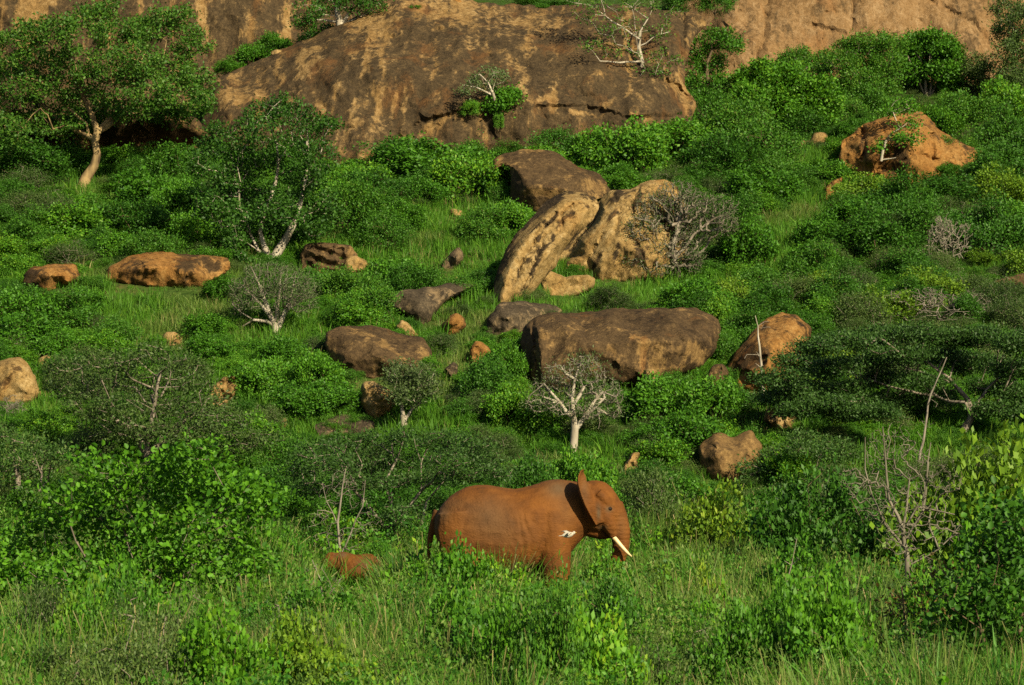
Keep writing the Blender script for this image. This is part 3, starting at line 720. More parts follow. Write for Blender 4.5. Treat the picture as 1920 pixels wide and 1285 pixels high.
b19 = boulder('brown sloping rock half hidden by acacia foliage, downhill of the orange boulder', [(1308, 850, .3), (1312, 832, .5), (1342, 808, .9), (1373, 822, 1.0), (1408, 803, 1.2), (1432, 836, 1.0), (1420, 870, .5), (1385, 902, .1), (1338, 894, 0), (1315, 876, .1)], M_brown, ctrl=[(1342, 845, -.3), (1385, 845, .1), (1360, 880, -.3)], T=.25, R=7, Tb=1, step=3.2, seed=67, rough=.05, ext=10, tan0=.55, facet=.15, smooth_it=1)
land('brown sloping rock', b19)
b20 = boulder('broken pale rock rubble showing beneath acacia branches', [(1430, 786), (1439, 767), (1466, 760), (1494, 781), (1484, 806), (1452, 800)], M_tan, T=.3, R=7, Tb=.5, step=3, seed=69, rough=.12, ext=8, facet=.5)
b21 = boulder('large cracked orange outcrop with a small tree rooted on its face', [(1570, 296, .8), (1578, 266, 1.2), (1606, 245, 1.5), (1614, 234, 1.7), (1662, 217, 2.0), (1692, 216, 2.1), (1724, 206, 2.4), (1742, 221, 2.3), (1776, 254, 1.8), (1817, 275, 1.4), (1851, 286, 1.2), (1812, 304, .6), (1796, 320, .3), (1770, 326, .1), (1734, 336, -.1), (1720, 345, -.2), (1683, 338, -.2), (1638, 325, 0), (1612, 316, .2), (1590, 310, .4)], M_orange, d=None,
    ctrl=[(1605, 270, .2), (1660, 255, .2), (1660, 300, -.4), (1720, 250, .3), (1720, 300, -.6), (1765, 290, .1), (1690, 280, -.1)], T=.18, R=6, Tb=2, step=3.3, seed=71, rough=.15, ext=16, facet=.6, cracks=[([(1614, 236), (1622, 270), (1618, 300)], .4, 4), ([(1735, 215), (1750, 260), (1745, 310)], .2, 4), ([(1690, 300), (1720, 290), (1760, 300)], .15, 3), ([(1650, 225), (1660, 260)], .2, 4)], smooth_it=2, tan0=.12, tans=[(1592, 262, 1600, 290, 12, .35), (1720, 300, 1750, 290, 18, .3), (1617, 260, 1622, 300, 4, -.7), (1690, 285, 1705, 300, 8, -.6)])
land('cracked orange outcrop', b21)
b22 = boulder('small reddish wedge at the foot of the cracked orange outcrop', [(1542, 356), (1562, 338), (1582, 330), (1572, 357), (1552, 377)], M_orange, T=.25, R=7, Tb=.5, step=3, seed=73, rough=.05, ext=8)
b23 = boulder('small pale rock under the dense bright shrubs', [(1490, 275), (1497, 265), (1515, 262), (1527, 249), (1553, 250), (1556, 268), (1522, 281)], M_tan, T=.25, R=7, Tb=.6, step=3, seed=75, rough=.06, ext=8)
b24 = boulder('low reddish brown boulder emerging from hillside scrub', [(1856, 528, .2), (1890, 518, .6), (1935, 510, 1.0), (1985, 512, 1), (2010, 540, .5), (1960, 556), (1900, 546)], M_brown, T=.4, R=12, Tb=.8, step=3.6, seed=77, rough=.06, ext=10, tan0=.12)
b25 = boulder('pale vertical-streaked boulder beside a grey leafless shrub', [(-30, 700, .3), (-10, 682, .5), (5, 674, .6), (35, 667, .8), (56, 680, .6), (70, 714, .2), (77, 736, 0), (60, 752, -.1), (-20, 752, 0)], M_tan, T=.5, R=13, Tb=1, step=3.4, seed=79, rough=.08, ext=10, tan0=.3, ctrl=[(25, 690, -.1)])
land('pale streaked boulder', b25)
b26 = boulder('small tan rock tucked behind the pale streaked boulder', [(62, 688), (75, 672), (95, 664), (99, 682), (84, 694)], M_tan, T=.2, R=6, Tb=.4, step=2.8, seed=81, rough=.05, ext=7)
b27 = boulder('reddish blocky outcrop split by a dark cleft, above lush grass', [(42, 530), (48, 509, .3), (82, 495, .6), (141, 494, .8), (148, 522, .4), (126, 532), (112, 543), (86, 541), (56, 540)], M_orange, ctrl=[(85, 515, -.5), (120, 515, -.1), (115, 530, .5)], T=.35, R=9, Tb=.9, step=3.4, seed=83, rough=.08, ext=10, facet=.35, smooth_it=2, tans=[(95, 505, 97, 515, 5, .5), (60, 515, 65, 530, 12, -.25)])
b28 = boulder('long low orange ledge running along top of lush grass', [(192, 522, .2), (206, 499, .5), (240, 482, .8), (268, 475, 1), (309, 471, 1.2), (378, 479, 1.2), (428, 481, 1.1), (434, 504, .6), (400, 520, .3), (380, 533, .1), (309, 535, 0), (275, 533, 0), (240, 529, .1)], M_orange, ctrl=[(230, 505, -.3), (290, 500, -.5), (330, 500, -.2), (360, 505, -.4)], T=.35, R=9, Tb=1.2, step=3.5, seed=85, rough=.10, ext=10, facet=.45, smooth_it=2, tan0=.1, tans=[(345, 492, 400, 500, 16, -.7), (300, 500, 320, 515, 20, .25)])
land('orange ledge', b28)
b29 = boulder('small round grey stone perched at the end of the orange ledge', [(177, 484), (182, 475), (196, 475), (199, 486), (190, 494), (180, 492)], M_grey, T=.15, R=7, Tb=.3, step=2.6, seed=87, rough=.02, ext=4)
b30 = boulder('narrow tan rock standing among bushes behind the elephant head', [(1167, 893), (1172, 870), (1185, 849), (1200, 848), (1196, 870), (1182, 888)], M_tan, T=.25, R=7, Tb=.4, step=3, seed=89, rough=.06, ext=10, tan0=.15)
b31 = boulder('small pinkish stone in grass below the smooth brown-topped boulder', [(840, 401), (848, 390), (866, 392), (876, 402), (858, 408)], M_tan, T=.2, R=7, Tb=.3, step=2.8, seed=91, rough=.03, ext=5)
b32 = boulder('pale block at foot of the white-trunked tree', [(640, 503), (650, 481), (672, 479), (692, 492), (684, 504), (660, 510)], M_tan, T=.25, R=7, Tb=.5, step=2.8, seed=93, rough=.06, ext=8, tan0=.3)
b33 = boulder('layered brown rock shelf in shade under the white-trunked tree', [(560, 505), (566, 462), (610, 452), (655, 458), (672, 480), (650, 500), (600, 512)], M_brown, T=.3, R=8, Tb=1, step=3.2, seed=95, rough=.08, ext=10, facet=.4, strata=.12)
b34 = boulder('crumbling tan rock showing through dark olive thorn foliage', [(378, 750), (396, 728), (418, 706), (446, 702), (448, 735), (420, 758), (390, 760)], M_tan, T=.3, R=7, Tb=.6, step=3, seed=97, rough=.12, ext=8, facet=.5, tan0=.1)
b35 = boulder('small pale stone poking out beside the dark thorn tree', [(516, 806), (524, 789), (536, 784), (538, 800), (526, 812)], M_tan, T=.15, R=5, Tb=.3, step=2.6, seed=99, rough=.05, ext=5, tan0=.25)
b36 = boulder('low tan rock half sunk in grass above the thorn tree', [(304, 636), (310, 622), (326, 620), (344, 630), (342, 644), (318, 648)], M_tan, T=.2, R=7, Tb=.4, step=2.8, seed=101, rough=.05, ext=6)
for n_, (x, y, w, h, lab) in enumerate([(795, 537, 17, 17, 'little round red stone resting behind the grey whaleback boulder'), (856, 530, 12, 12, 'little tan stone on the crest of the grey whaleback boulder'), (134, 650, 12, 16, 'little red stone among low green bushes above the pale streaked boulder'),
        (1064, 298, 30, 22, 'small pale stone perched on shoulder of the smooth brown-topped boulder'), (876, 654, 10, 10, 'tiny orange stone beside the small upright orange rock'), (520, 101, 24, 8, 'thin tan flake lying on the ridge of the granite dome'), (855, 8, 26, 12, 'small orange rock on the grassy top of the dome')]):
    o = rock('stone', [(x - w * .5, y), (x - w * .42, y - h * .6), (x - w * .1, y - h), (x + w * .3, y - h * .85), (x + w * .5, y - h * .3), (x + w * .38, y + 1), (x, y + 3)], M_tan if n_ in (1, 3, 5) else M_orange, T=.12, R=w * .4, Tb=.25, step=2.2, seed=110 + n_, rough=.02, ext=4, tan0=.3 if n_ in (1, 3) else .1, d=(122.9 if n_ == 5 else 124.3 if n_ == 6 else None))
    tag(o, lab, 'stone')

# ------------------------------------------------------------------ elephants
def elephant_mat():
    m, t, N, L = nt('red_dust_hide')
    tc = N.new('ShaderNodeTexCoord')
    a = N.new('ShaderNodeAttribute'); a.attribute_name = 'grey'
    n = N.new('ShaderNodeTexNoise'); n.inputs['Scale'].default_value = 2.6; n.inputs['Detail'].default_value = 7; n.inputs['Roughness'].default_value = .65
    L.new(tc.outputs['Object'], n.inputs['Vector'])
    r = ramp(N, [(0.30, (0.066, 0.0245, 0.004)), (0.48, (0.112, 0.039, 0.005)), (0.70, (0.160, 0.059, 0.008))]); L.new(n.outputs[0], r.inputs[0])
    mx = N.new('ShaderNodeMix'); mx.data_type = 'RGBA'
    f = math_node(N, L, 'MULTIPLY', a.outputs['Fac'], math_node(N, L, 'ADD', n.outputs[0], 0.3))
    f.node.use_clamp = True
    L.new(f, mx.inputs[0]); L.new(r.outputs[0], mx.inputs[6]); mx.inputs[7].default_value = (0.078, 0.054, 0.028, 1)
    p = N.new('ShaderNodeBsdfPrincipled'); L.new(mx.outputs[2], p.inputs['Base Color'])
    p.inputs['Roughness'].default_value = 0.8; p.inputs['Specular IOR Level'].default_value = 0.2
    w1 = N.new('ShaderNodeTexNoise'); w1.inputs['Scale'].default_value = 1; w1.inputs['Detail'].default_value = 5; w1.inputs['Distortion'].default_value = 1.2
    mp = N.new('ShaderNodeMapping'); mp.inputs['Scale'].default_value = (9, 9, 22); mp.inputs['Rotation'].default_value = (0, .25, 0)
    L.new(tc.outputs['Object'], mp.inputs[0]); L.new(mp.outputs[0], w1.inputs['Vector'])
    vo = N.new('ShaderNodeTexVoronoi'); vo.feature = 'DISTANCE_TO_EDGE'; vo.inputs['Scale'].default_value = 16
    L.new(tc.outputs['Object'], vo.inputs['Vector'])
    h = math_node(N, L, 'ADD', w1.outputs[0], math_node(N, L, 'MULTIPLY', vo.outputs['Distance'], 0.6))
    b = N.new('ShaderNodeBump'); b.inputs['Strength'].default_value = 0.5; b.inputs['Distance'].default_value = 0.03
    L.new(h, b.inputs['Height']); L.new(b.outputs[0], p.inputs['Normal'])
    o = N.new('ShaderNodeOutputMaterial'); L.new(p.outputs[0], o.inputs[0])
    return m
def plain_mat(name, c, rough=.5, spec=.4):
    m, t, N, L = nt(name)
    tc = N.new('ShaderNodeTexCoord'); n = N.new('ShaderNodeTexNoise'); n.inputs['Scale'].default_value = 14; n.inputs['Detail'].default_value = 4
    L.new(tc.outputs['Object'], n.inputs['Vector'])
    r = ramp(N, [(0.3, tuple(v * .8 for v in c)), (0.7, c)]); L.new(n.outputs[0], r.inputs[0])
    p = N.new('ShaderNodeBsdfPrincipled'); L.new(r.outputs[0], p.inputs['Base Color']); p.inputs['Roughness'].default_value = rough; p.inputs['Specular IOR Level'].default_value = spec
    o = N.new('ShaderNodeOutputMaterial'); L.new(p.outputs[0], o.inputs[0])
    return m
M_hide, M_ivory, M_eye, M_hair = elephant_mat(), plain_mat('ivory', (0.72, 0.52, 0.26), .4), plain_mat('eye_dark', (0.015, 0.008, 0.004), .6, .15), plain_mat('tail_hair', (0.03, 0.018, 0.012), .7)
M_feather, M_beak = plain_mat('white_feather', (0.40, 0.37, 0.29), .8, .1), plain_mat('beak_yellow', (0.5, 0.33, 0.05), .5)

EX0 = 1000.0                       # elephant's own frame: x forward, y to its far side, z up, metres, feet at 0
def ex(px): return (px - EX0) / 95.0
def ez(py): return (1190.0 - py) / 95.0

def ring_loft(rings, close=True):
    """rings: list of (n,3) arrays -> V, quads (+ end fans as quads/tris)"""
    n = len(rings[0]); V = np.concatenate(rings)
    Q = []
    for k in range(len(rings) - 1):
        for j in range(n):
            Q.append((k * n + j, k * n + (j + 1) % n, (k + 1) * n + (j + 1) % n, (k + 1) * n + j))
    T = []
    if close:
        c0, c1 = len(V), len(V) + 1
        V = np.concatenate([V, [rings[0].mean(0)], [rings[-1].mean(0)]])
        e = (len(rings) - 1) * n
        for j in range(n):
            T.append((c0, (j + 1) % n, j)); T.append((c1, e + j, e + (j + 1) % n))
    return V, np.array(Q), np.array(T)

def body_ring(x, top, bot, w, n=28, yc=0.0, pw=2.3, peak=0.12):
    a = np.arange(n) * 2 * math.pi / n
    c, s = np.cos(a), np.sin(a)
    yy = np.sign(c) * np.abs(c) ** (2 / pw) * w
    zz = np.sign(s) * np.abs(s) ** (2 / pw)
    yy = yy * (1 - peak * np.clip(zz, 0, 1) ** 2)
    return np.stack([np.full(n, x), yc + yy, (top + bot) / 2 + zz * (top - bot) / 2], -1)

def tube_rings(pts, n=18, yc=0.0):
    """pts: (x, z, r [, y, ry]) in metres along a path in the sagittal plane"""
    P = np.array([(p[0], p[3] if len(p) > 3 else yc, p[1]) for p in pts], float)
    t = unit(np.gradient(P, axis=0))
    out = []
    for k in range(len(P)):
        u = np.array([0, 1., 0]) - t[k] * t[k][1]; u /= np.linalg.norm(u); v = np.cross(t[k], u)
        a = np.arange(n) * 2 * math.pi / n
        ry = pts[k][4] if len(pts[k]) > 4 else pts[k][2]
        out.append(P[k] + np.cos(a)[:, None] * u * ry + np.sin(a)[:, None] * v * pts[k][2])
    return out

def spline(pts, m=6):
    P = np.array(pts, float); n = len(P); t = np.arange(n)
    tt = np.linspace(0, n - 1, (n - 1) * m + 1)
    out = np.zeros((len(tt), P.shape[1]))
    ext = np.concatenate([[2 * P[0] - P[1]], P, [2 * P[-1] - P[-2]]])
    for i, q in enumerate(tt):
        k = min(int(q), n - 2); f = q - k
        p0, p1, p2, p3 = ext[k], ext[k + 1], ext[k + 2], ext[k + 3]
        out[i] = 0.5 * (2 * p1 + (p2 - p0) * f + (2 * p0 - 5 * p1 + 4 * p2 - p3) * f * f + (3 * p1 - p0 - 3 * p2 + p3) * f ** 3)
    return [tuple(r) for r in out]

def ear_geo(attach, outer, th, nu=16, nv=12, bow=0.10):
    """thin curved sheet between the line where it grows from the head and its free edge"""
    A = np.array(spline(attach, 8)); B = np.array(spline(outer, 8))
    ia = np.linspace(0, len(A) - 1, nu).astype(int); ib = np.linspace(0, len(B) - 1, nu).astype(int)
    A, B = A[ia], B[ib]
    f = np.linspace(0, 1, nv)[None, :, None]
    S = A[:, None, :] * (1 - f) + B[:, None, :] * f
    du = np.gradient(S, axis=0); dv = np.gradient(S, axis=1)
    nrm = unit(np.cross(du, dv))
    S = S + nrm * bow * np.sin(f * math.pi) + nrm * 0.03 * np.sin(f * 9 + np.linspace(0, 5, nu)[:, None, None])
    t = th * (1 - 0.45 * f)
    V = np.concatenate([(S + nrm * t / 2).reshape(-1, 3), (S - nrm * t / 2).reshape(-1, 3)])
    I = np.arange(nu * nv).reshape(nu, nv); o = nu * nv
    q = np.stack([I[:-1, :-1], I[1:, :-1], I[1:, 1:], I[:-1, 1:]], -1).reshape(-1, 4)
    Q = [q, q[:, ::-1] + o]
    def edge(e):
        return np.stack([e[:-1], e[1:], e[1:] + o, e[:-1] + o], -1)
    Q += [edge(I[0, :]), edge(I[-1, ::-1]), edge(I[::-1, 0]), edge(I[:, -1])]
    return V, np.concatenate(Q)

def elephant(label, loc, scale=1.0, mirror=False, calf=False):
    root = empty('elephant', loc, label, 'elephant')
    G = []
    tor = [(815, 975, 1000, .20), (821, 960, 1016, .40), (832, 944, 1040, .54), (850, 928, 1062, .66), (875, 915, 1074, .75), (905, 910, 1080, .80), (935, 914, 1083, .83), (965, 918, 1081, .84), (995, 912, 1074, .80), (1022, 904, 1066, .73), (1046, 900, 1056, .64), (1066, 902, 1040, .54), (1084, 905, 1020, .45), (1100, 908, 1003, .38)]
    G.append(ring_loft([body_ring(ex(a), ez(b), ez(c), w) for a, b, c, w in spline(tor, 4)]))
    head = [(1078, 930, 985, .24), (1090, 910, 994, .38), (1105, 903, 1000, .44), (1122, 903, 1002, .45), (1138, 909, 1000, .40), (1150, 919, 996, .33), (1160, 936, 992, .25), (1168, 956, 990, .17)]
    G.append(ring_loft([body_ring(ex(a), ez(b), ez(c), w, pw=2.2, peak=.3) for a, b, c, w in spline(head, 4)]))
    trunk = [(1142, 955, .30), (1153, 975, .255), (1160, 995, .215), (1163, 1015, .18), (1162, 1036, .155), (1155, 1056, .135), (1142, 1073, .115), (1126, 1084, .10), (1110, 1086, .085)]
    G.append(ring_loft(tube_rings([(ex(a), ez(b), r) for a, b, r in spline(trunk, 5)])))
    jaw = [(1088, 984, .13), (1105, 993, .15), (1122, 1000, .13), (1137, 1005, .08), (1144, 1006, .04)]
    G.append(ring_loft(tube_rings([(ex(a), ez(b), r, 0, r * 1.3) for a, b, r in spline(jaw, 4)])))
    for s in (-1, 1):                                          # cheek, brow and tusk socket swellings
        G.append(ring_loft(tube_rings([(ex(a), ez(b), r, s * y) for a, b, r, y in spline([(1126, 958, .13, .30), (1136, 975, .15, .27), (1144, 992, .13, .24), (1150, 1008, .085, .22)], 4)])))
        G.append(ring_loft(tube_rings([(ex(a), ez(b), r, s * y) for a, b, r, y in spline([(1120, 925, .10, .34), (1132, 938, .12, .33), (1142, 950, .09, .27)], 3)])))
    near_f = [(1028, 958, .30), (1034, 1000, .36), (1038, 1040, .33), (1042, 1080, .275), (1043, 1115, .22), (1045, 1150, .205), (1047, 1172, .22), (1048, 1190, .235)]
    far_f = [(1030, 960, .30), (1022, 1010, .34), (1006, 1050, .29), (992, 1090, .25), (978, 1125, .21), (970, 1155, .20), (968, 1174, .215), (970, 1190, .23)]
    near_h = [(862, 960, .42), (866, 1000, .50), (872, 1040, .43), (872, 1075, .32), (860, 1108, .245), (848, 1140, .21), (846, 1168, .215), (850, 1190, .23)]
    far_h = [(862, 960, .40), (876, 1005, .48), (892, 1045, .41), (903, 1080, .30), (900, 1112, .24), (896, 1145, .21), (900, 1170, .215), (906, 1190, .23)]
    for L_, y in ((near_f, -.42), (far_f, .42), (near_h, -.42), (far_h, .42)):
        G.append(ring_loft(tube_rings([(ex(a), ez(b), r, y, min(r, .34) * .92) for a, b, r in spline(L_, 4)])))
    if calf:
        at_l = [(1108, 912), (1114, 935), (1118, 965)]; ou = [(1075, 925), (1072, 965), (1090, 1000)]; oy = (-.50, -.54, -.50)
    else:
        at_l = [(1107, 908), (1113, 930), (1120, 958), (1127, 982)]; ou = [(1087, 882), (1082, 905), (1098, 945), (1121, 984)]; oy = (-.98, -1.22, -1.02, -.62)
    ay = np.linspace(-.34, -.40, len(at_l))
    A3 = [(ex(a), y, ez(b)) for (a, b), y in zip(at_l, ay)]; B3 = [(ex(a), y, ez(b)) for (a, b), y in zip(ou, oy)]
    if not calf:
        B3[0] = (ex(1096), -.58, ez(881)); B3 = [B3[0], (ex(1085), -.74, ez(886)), (ex(1080), -.84, ez(905)), (ex(1093), -.78, ez(942)), (ex(1119), -.55, ez(985))]
    V, Qe = ear_geo(A3, B3, .062 if not calf else .10)
    G.append((V, Qe, np.zeros((0, 3), int)))
    # far ear lies folded back along the neck
    A4 = [(a, -y, c) for a, y, c in A3]; B4 = [(ex(a), y, ez(b)) for (a, b), y in zip([(1070, 918), (1058, 950), (1075, 985), (1100, 1000)], (.62, .70, .64, .52))]
    V, Qe = ear_geo(A4, B4, .09, bow=-.08)
    G.append((V, Qe[:, ::-1], np.zeros((0, 3), int)))
    tail = [(822, 960, .10), (812, 985, .075), (807, 1010, .055), (804, 1040, .042), (803, 1070, .034)]
    G.append(ring_loft(tube_rings([(ex(a), ez(b), r) for a, b, r in spline(tail, 4)], 10)))
    Vs, Qs, Ts, off = [], [], [], 0
    for V, Q_, T_ in G:
        Vs.append(V); Qs.append(Q_ + off)
        if len(T_): Ts.append(T_ + off)
        off += len(V)
    raw = obj('raw_body', mesh_np('raw_body', np.concatenate(Vs), np.concatenate(Qs), np.concatenate(Ts)))
    rm = raw.modifiers.new('r', 'REMESH'); rm.mode = 'VOXEL'; rm.voxel_size = 0.018
    sm = raw.modifiers.new('s', 'SMOOTH'); sm.factor = 0.5; sm.iterations = 6
    dg = bpy.context.evaluated_depsgraph_get()
    me = bpy.data.meshes.new_from_object(raw.evaluated_get(dg))
    bpy.data.objects.remove(raw)
    n = len(me.vertices); co = np.zeros(n * 3, np.float32); me.vertices.foreach_get('co', co); co = co.reshape(-1, 3)
    nr = np.zeros(n * 3, np.float32); me.vertices.foreach_get('normal', nr); nr = nr.reshape(-1, 3)
    isear = (np.abs(co[:, 1]) > .55) & (co[:, 0] > ex(1078))
    amp = np.where(isear, 0.0, 0.009)
    wr = fbm(co * np.array([3.0, 3.0, 5.0]), 3, 5) * amp + np.where(isear, 0, 1) * 0.004 * np.abs(fbm(co * np.array([7., 5., 3.]), 2, 8))
    # skin folds behind the shoulder and on the trunk
    fold = np.exp(-((co[:, 0] - ex(990)) / .28) ** 2) * np.exp(-((co[:, 2] - ez(1010)) / .5) ** 2)
    wr = wr + fold * 0.008 * np.sin(co[:, 0] * 42 + 6 * fbm(co * 1.5, 2, 4) + co[:, 2] * 9)
    tr = (co[:, 0] > ex(1140)) & (co[:, 2] < ez(965))
    wr = wr + tr * 0.003 * np.sin(co[:, 2] * 70)
    co = co + nr * wr[:, None]
    pxs, pys = co[:, 0] * 95 + EX0, 1190 - co[:, 2] * 95
    grey = np.zeros(n)  # hide patches and gland stain, plus painted shade at jaw and eye socket
    for gx_, gy_, rx, ry, am in ((1046, 917, 26, 17, .85), (915, 962, 45, 32, .55), (830, 962, 16, 20, .7), (1000, 1065, 30, 14, .5), (855, 945, 20, 14, .35), (1121, 962, 4, 14, 1.1), (1128, 990, 10, 5, .8), (1140, 956, 7, 6, 1.0), (1095, 920, 9, 26, .45), (940, 1000, 60, 30, .35), (1060, 960, 22, 30, .3), (1165, 985, 12, 26, .25)):
        grey += am * np.exp(-((pxs - gx_) / rx) ** 2 - ((pys - gy_) / ry) ** 2)
    me.vertices.foreach_set('co', co.ravel().astype(np.float32))
    a_ = me.attributes.new('grey', 'FLOAT', 'POINT'); a_.data.foreach_set('value', grey.astype(np.float32))
    me.polygons.foreach_set('use_smooth', np.ones(len(me.polygons), bool))
    me.materials.clear(); me.materials.append(M_hide); me.update()
    obj('body', me, root)
    for s in (-1, 1):
        if not calf:
            tk = spline([(1143, 1001, .052, s * .21), (1152, 1011, .046, s * .25), (1163, 1024, .040, s * .28), (1174, 1036, .030, s * .29), (1183, 1044, .010, s * .28)], 5)
            V, Q_, T_ = ring_loft(tube_rings([(ex(a), ez(b), r, y) for a, b, r, y in tk], 12))
            obj('tusk', mesh_np('tusk', V, Q_, T_, mat=M_ivory, smooth=True), root)
        V, Q_, T_ = ring_loft([body_ring(ex(1141) + .06 * math.cos(q), ez(955) + .045 * math.sin(q) + 1e-4, ez(955) - .045 * math.sin(q), .04 * math.sin(q) + 1e-4, n=10, yc=s * .355) for q in np.linspace(math.pi, 0, 7)])
        obj('eye', mesh_np('eye', V, Q_, T_, mat=M_eye, smooth=True), root)
    r_ = np.random.default_rng(4)
    P0 = np.array([(ex(804) + r_.normal(0, .03), r_.normal(0, .03), ez(1045 + 25 * r_.random())) for _ in range(60)]); P1 = P0 + np.stack([r_.normal(-.01, .05, 60), r_.normal(0, .05, 60), -r_.uniform(.15, .42, 60)], -1)
    V, Q_ = frusta(P0, P1, np.full(60, .008), np.full(60, .003), 3)
    obj('tail_tuft', mesh_np('tail_tuft', V, Q_, mat=M_hair), root)
    root.scale = (-scale if mirror else scale, scale, scale)
    return root

ez0 = float(terr((EX0 - 960) / 95, 60.0))
el = elephant('large rust-red elephant walking through tall grass, ear raised, one pale tusk showing', ((EX0 - 960) / 95.0, 60.0, ez0 - 0.03))
cx_ = at(652, 1047, 65.6)
s_c = 0.345
cz = float(terr(cx_.x, 65.6))
calf = elephant('small rust-red elephant calf almost hidden in shrubs, only its back showing', (cx_.x + ex(1020) * s_c, 65.6, cz - .01), scale=s_c, mirror=True, calf=True)

# white bird passing the elephant's chest
def bird():
    p = at(1066, 1003, 57.6)
    root = empty('bird', p, 'small white bird flying low past the elephant chest', 'bird')
    bd = spline([(-.17, .0, .006), (-.12, .0, .028), (-.03, 0, .045), (.06, .005, .038), (.11, .02, .022), (.145, .035, .026), (.17, .037, .012)], 4)
    V, Q_, T_ = ring_loft(tube_rings([(a, b, max(r * 1.55, .003), 0, max(r * 2.2, .003)) for a, b, r in bd], 12)); obj('body', mesh_np('body', V, Q_, T_, mat=M_feather, smooth=True), root)
    V, Q_, T_ = ring_loft(tube_rings([(.165, .036, .009), (.19, .032, .006), (.215, .026, .002)], 8)); obj('beak', mesh_np('beak', V, Q_, T_, mat=M_beak, smooth=True), root)
    for s in (-1, 1):
        W = [(.05, .02, .0, .10), (.06, .13, .05, .11), (.03, .24, .07, .09), (-.03, .34, .06, .055), (-.09, .42, .04, .012)]
        V, Q_ = [], []
        for k, (x, y, z, c) in enumerate(W):
            for (u, w) in ((0, 0), (-.3, .012), (-.65, .008), (-1, 0), (-.6, -.002), (-.3, .002)):
                V.append((x + u * c * 1.3, s * y, z + w))
        for k in range(len(W) - 1):
            for j in range(6): Q_.append((k * 6 + j, k * 6 + (j + 1) % 6, k * 6 + 6 + (j + 1) % 6, k * 6 + 6 + j))
        obj('wing', mesh_np('wing', V, Q_, mat=M_feather), root)
    V, Q_, T_ = ring_loft([body_ring(x, .006, -.006, w, 8) for x, w in ((-.13, .02), (-.2, .035), (-.25, .05))]); obj('tail', mesh_np('tail', V, Q_, T_, mat=M_feather), root)
    root.rotation_euler = (math.radians(10), math.radians(-6), math.radians(20)); root.scale = (.8, .42, .8)
bird()

# ------------------------------------------------------------------ plants
def ell_pts(cx, cy, cz, rx, ry, rz, n, r_, shell=0.45):
    v = unit(r_.normal(0, 1, (n, 3)))
    rad = r_.uniform(shell, 1, n)[:, None] ** 0.6
    return np.array([cx, cy, cz]) + v * rad * np.array([rx, ry, rz])

PROTO = {}
def bush_proto(kind, var, R=1.5, H=1.7, lobes=15, npts=135, nleaf=26, L=0.10, W=0.06, spread=0.15, mat='leafy', bark=None, sq=0.75, flat=1.0, r_tip=0.007, hmin=0.1, up=.6):
    r_ = np.random.default_rng(sum(map(ord, kind)) * 7 + var * 131)
    A = []
    for k in range(lobes):
        a = r_.uniform(0, 2 * math.pi); q = math.sqrt(r_.uniform(0, 1)) * 0.82 * R
        hz = H * (0.42 + 0.36 * (1 - (q / R) ** 2) * r_.uniform(.55, 1.15))
        lr = R * r_.choice([r_.uniform(.14, .24), r_.uniform(.24, .34), r_.uniform(.32, .46)])
        hz = hz * r_.uniform(.75, 1.22)
        A.append(ell_pts(q * math.cos(a), q * math.sin(a), hz, lr, lr, lr * .72 * flat, npts // lobes, r_))
    # skirt so that the bush stands on the ground
    sp_ = unit(r_.normal(0, 1, (16, 3)) + [0, 0, .9]) * np.array([R * .9, R * .9, H * 1.0]) * r_.uniform(.8, 1.12, (16, 1)); A.append(sp_)      # stray sprigs
    ns = npts // 4
    a = r_.uniform(0, 2 * math.pi, ns); q = R * r_.uniform(.45, .92, ns)
    A.append(np.stack([q * np.cos(a), q * np.sin(a), r_.uniform(hmin, H * .45, ns)], -1))
    A = np.concatenate(A); A = A[A[:, 2] > hmin]
    tr = []
    for k in range(4):
        a = r_.uniform(0, 6.3); tr.append([(0, 0, -.25, .05), (.25 * R * math.cos(a), .25 * R * math.sin(a), H * .3, .028)])
    N, par, Rr, ends = skeleton(tr, A, r_tip=r_tip, bf=.3, step=.4, jit=.04, seed=var)
    bV, bQ = branch_geo(N, par, Rr)
    lV, lQ, tint = leaf_geo(A, nleaf, spread, L, W, (0, 0, H * .35), seed=var + 5, sq=sq, up=up)
    PROTO[(kind, var)] = (mesh_np('foliage', lV, lQ, mat=M_lf[mat], attrs={'tint': tint}), mesh_np('stems', bV, bQ, mat=bark or M_stem))

for v in range(5):
    bush_proto('leafy', v, mat='leafy', L=.125, W=.08, nleaf=52, H=2.0)
    bush_proto('dark', v, mat='dark', L=.10, W=.06, nleaf=66, spread=.17, H=2.0)
for v in range(3):
    bush_proto('yellow', v, mat='yellow', L=.125, W=.08, nleaf=46, H=2.0)
    bush_proto('thorn', v, mat='thorn', L=.085, W=.036, nleaf=50, spread=.18, npts=170, H=2.0, bark=M_greyb, r_tip=.009)
    bush_proto('bare', v, mat='greyg', L=.05, W=.02, nleaf=2, spread=.08, npts=700, lobes=12, bark=M_dead, r_tip=.011, hmin=.4, H=2.0)
    bush_proto('near', v, mat='near', L=.13, W=.09, nleaf=36, npts=130, H=2.0)

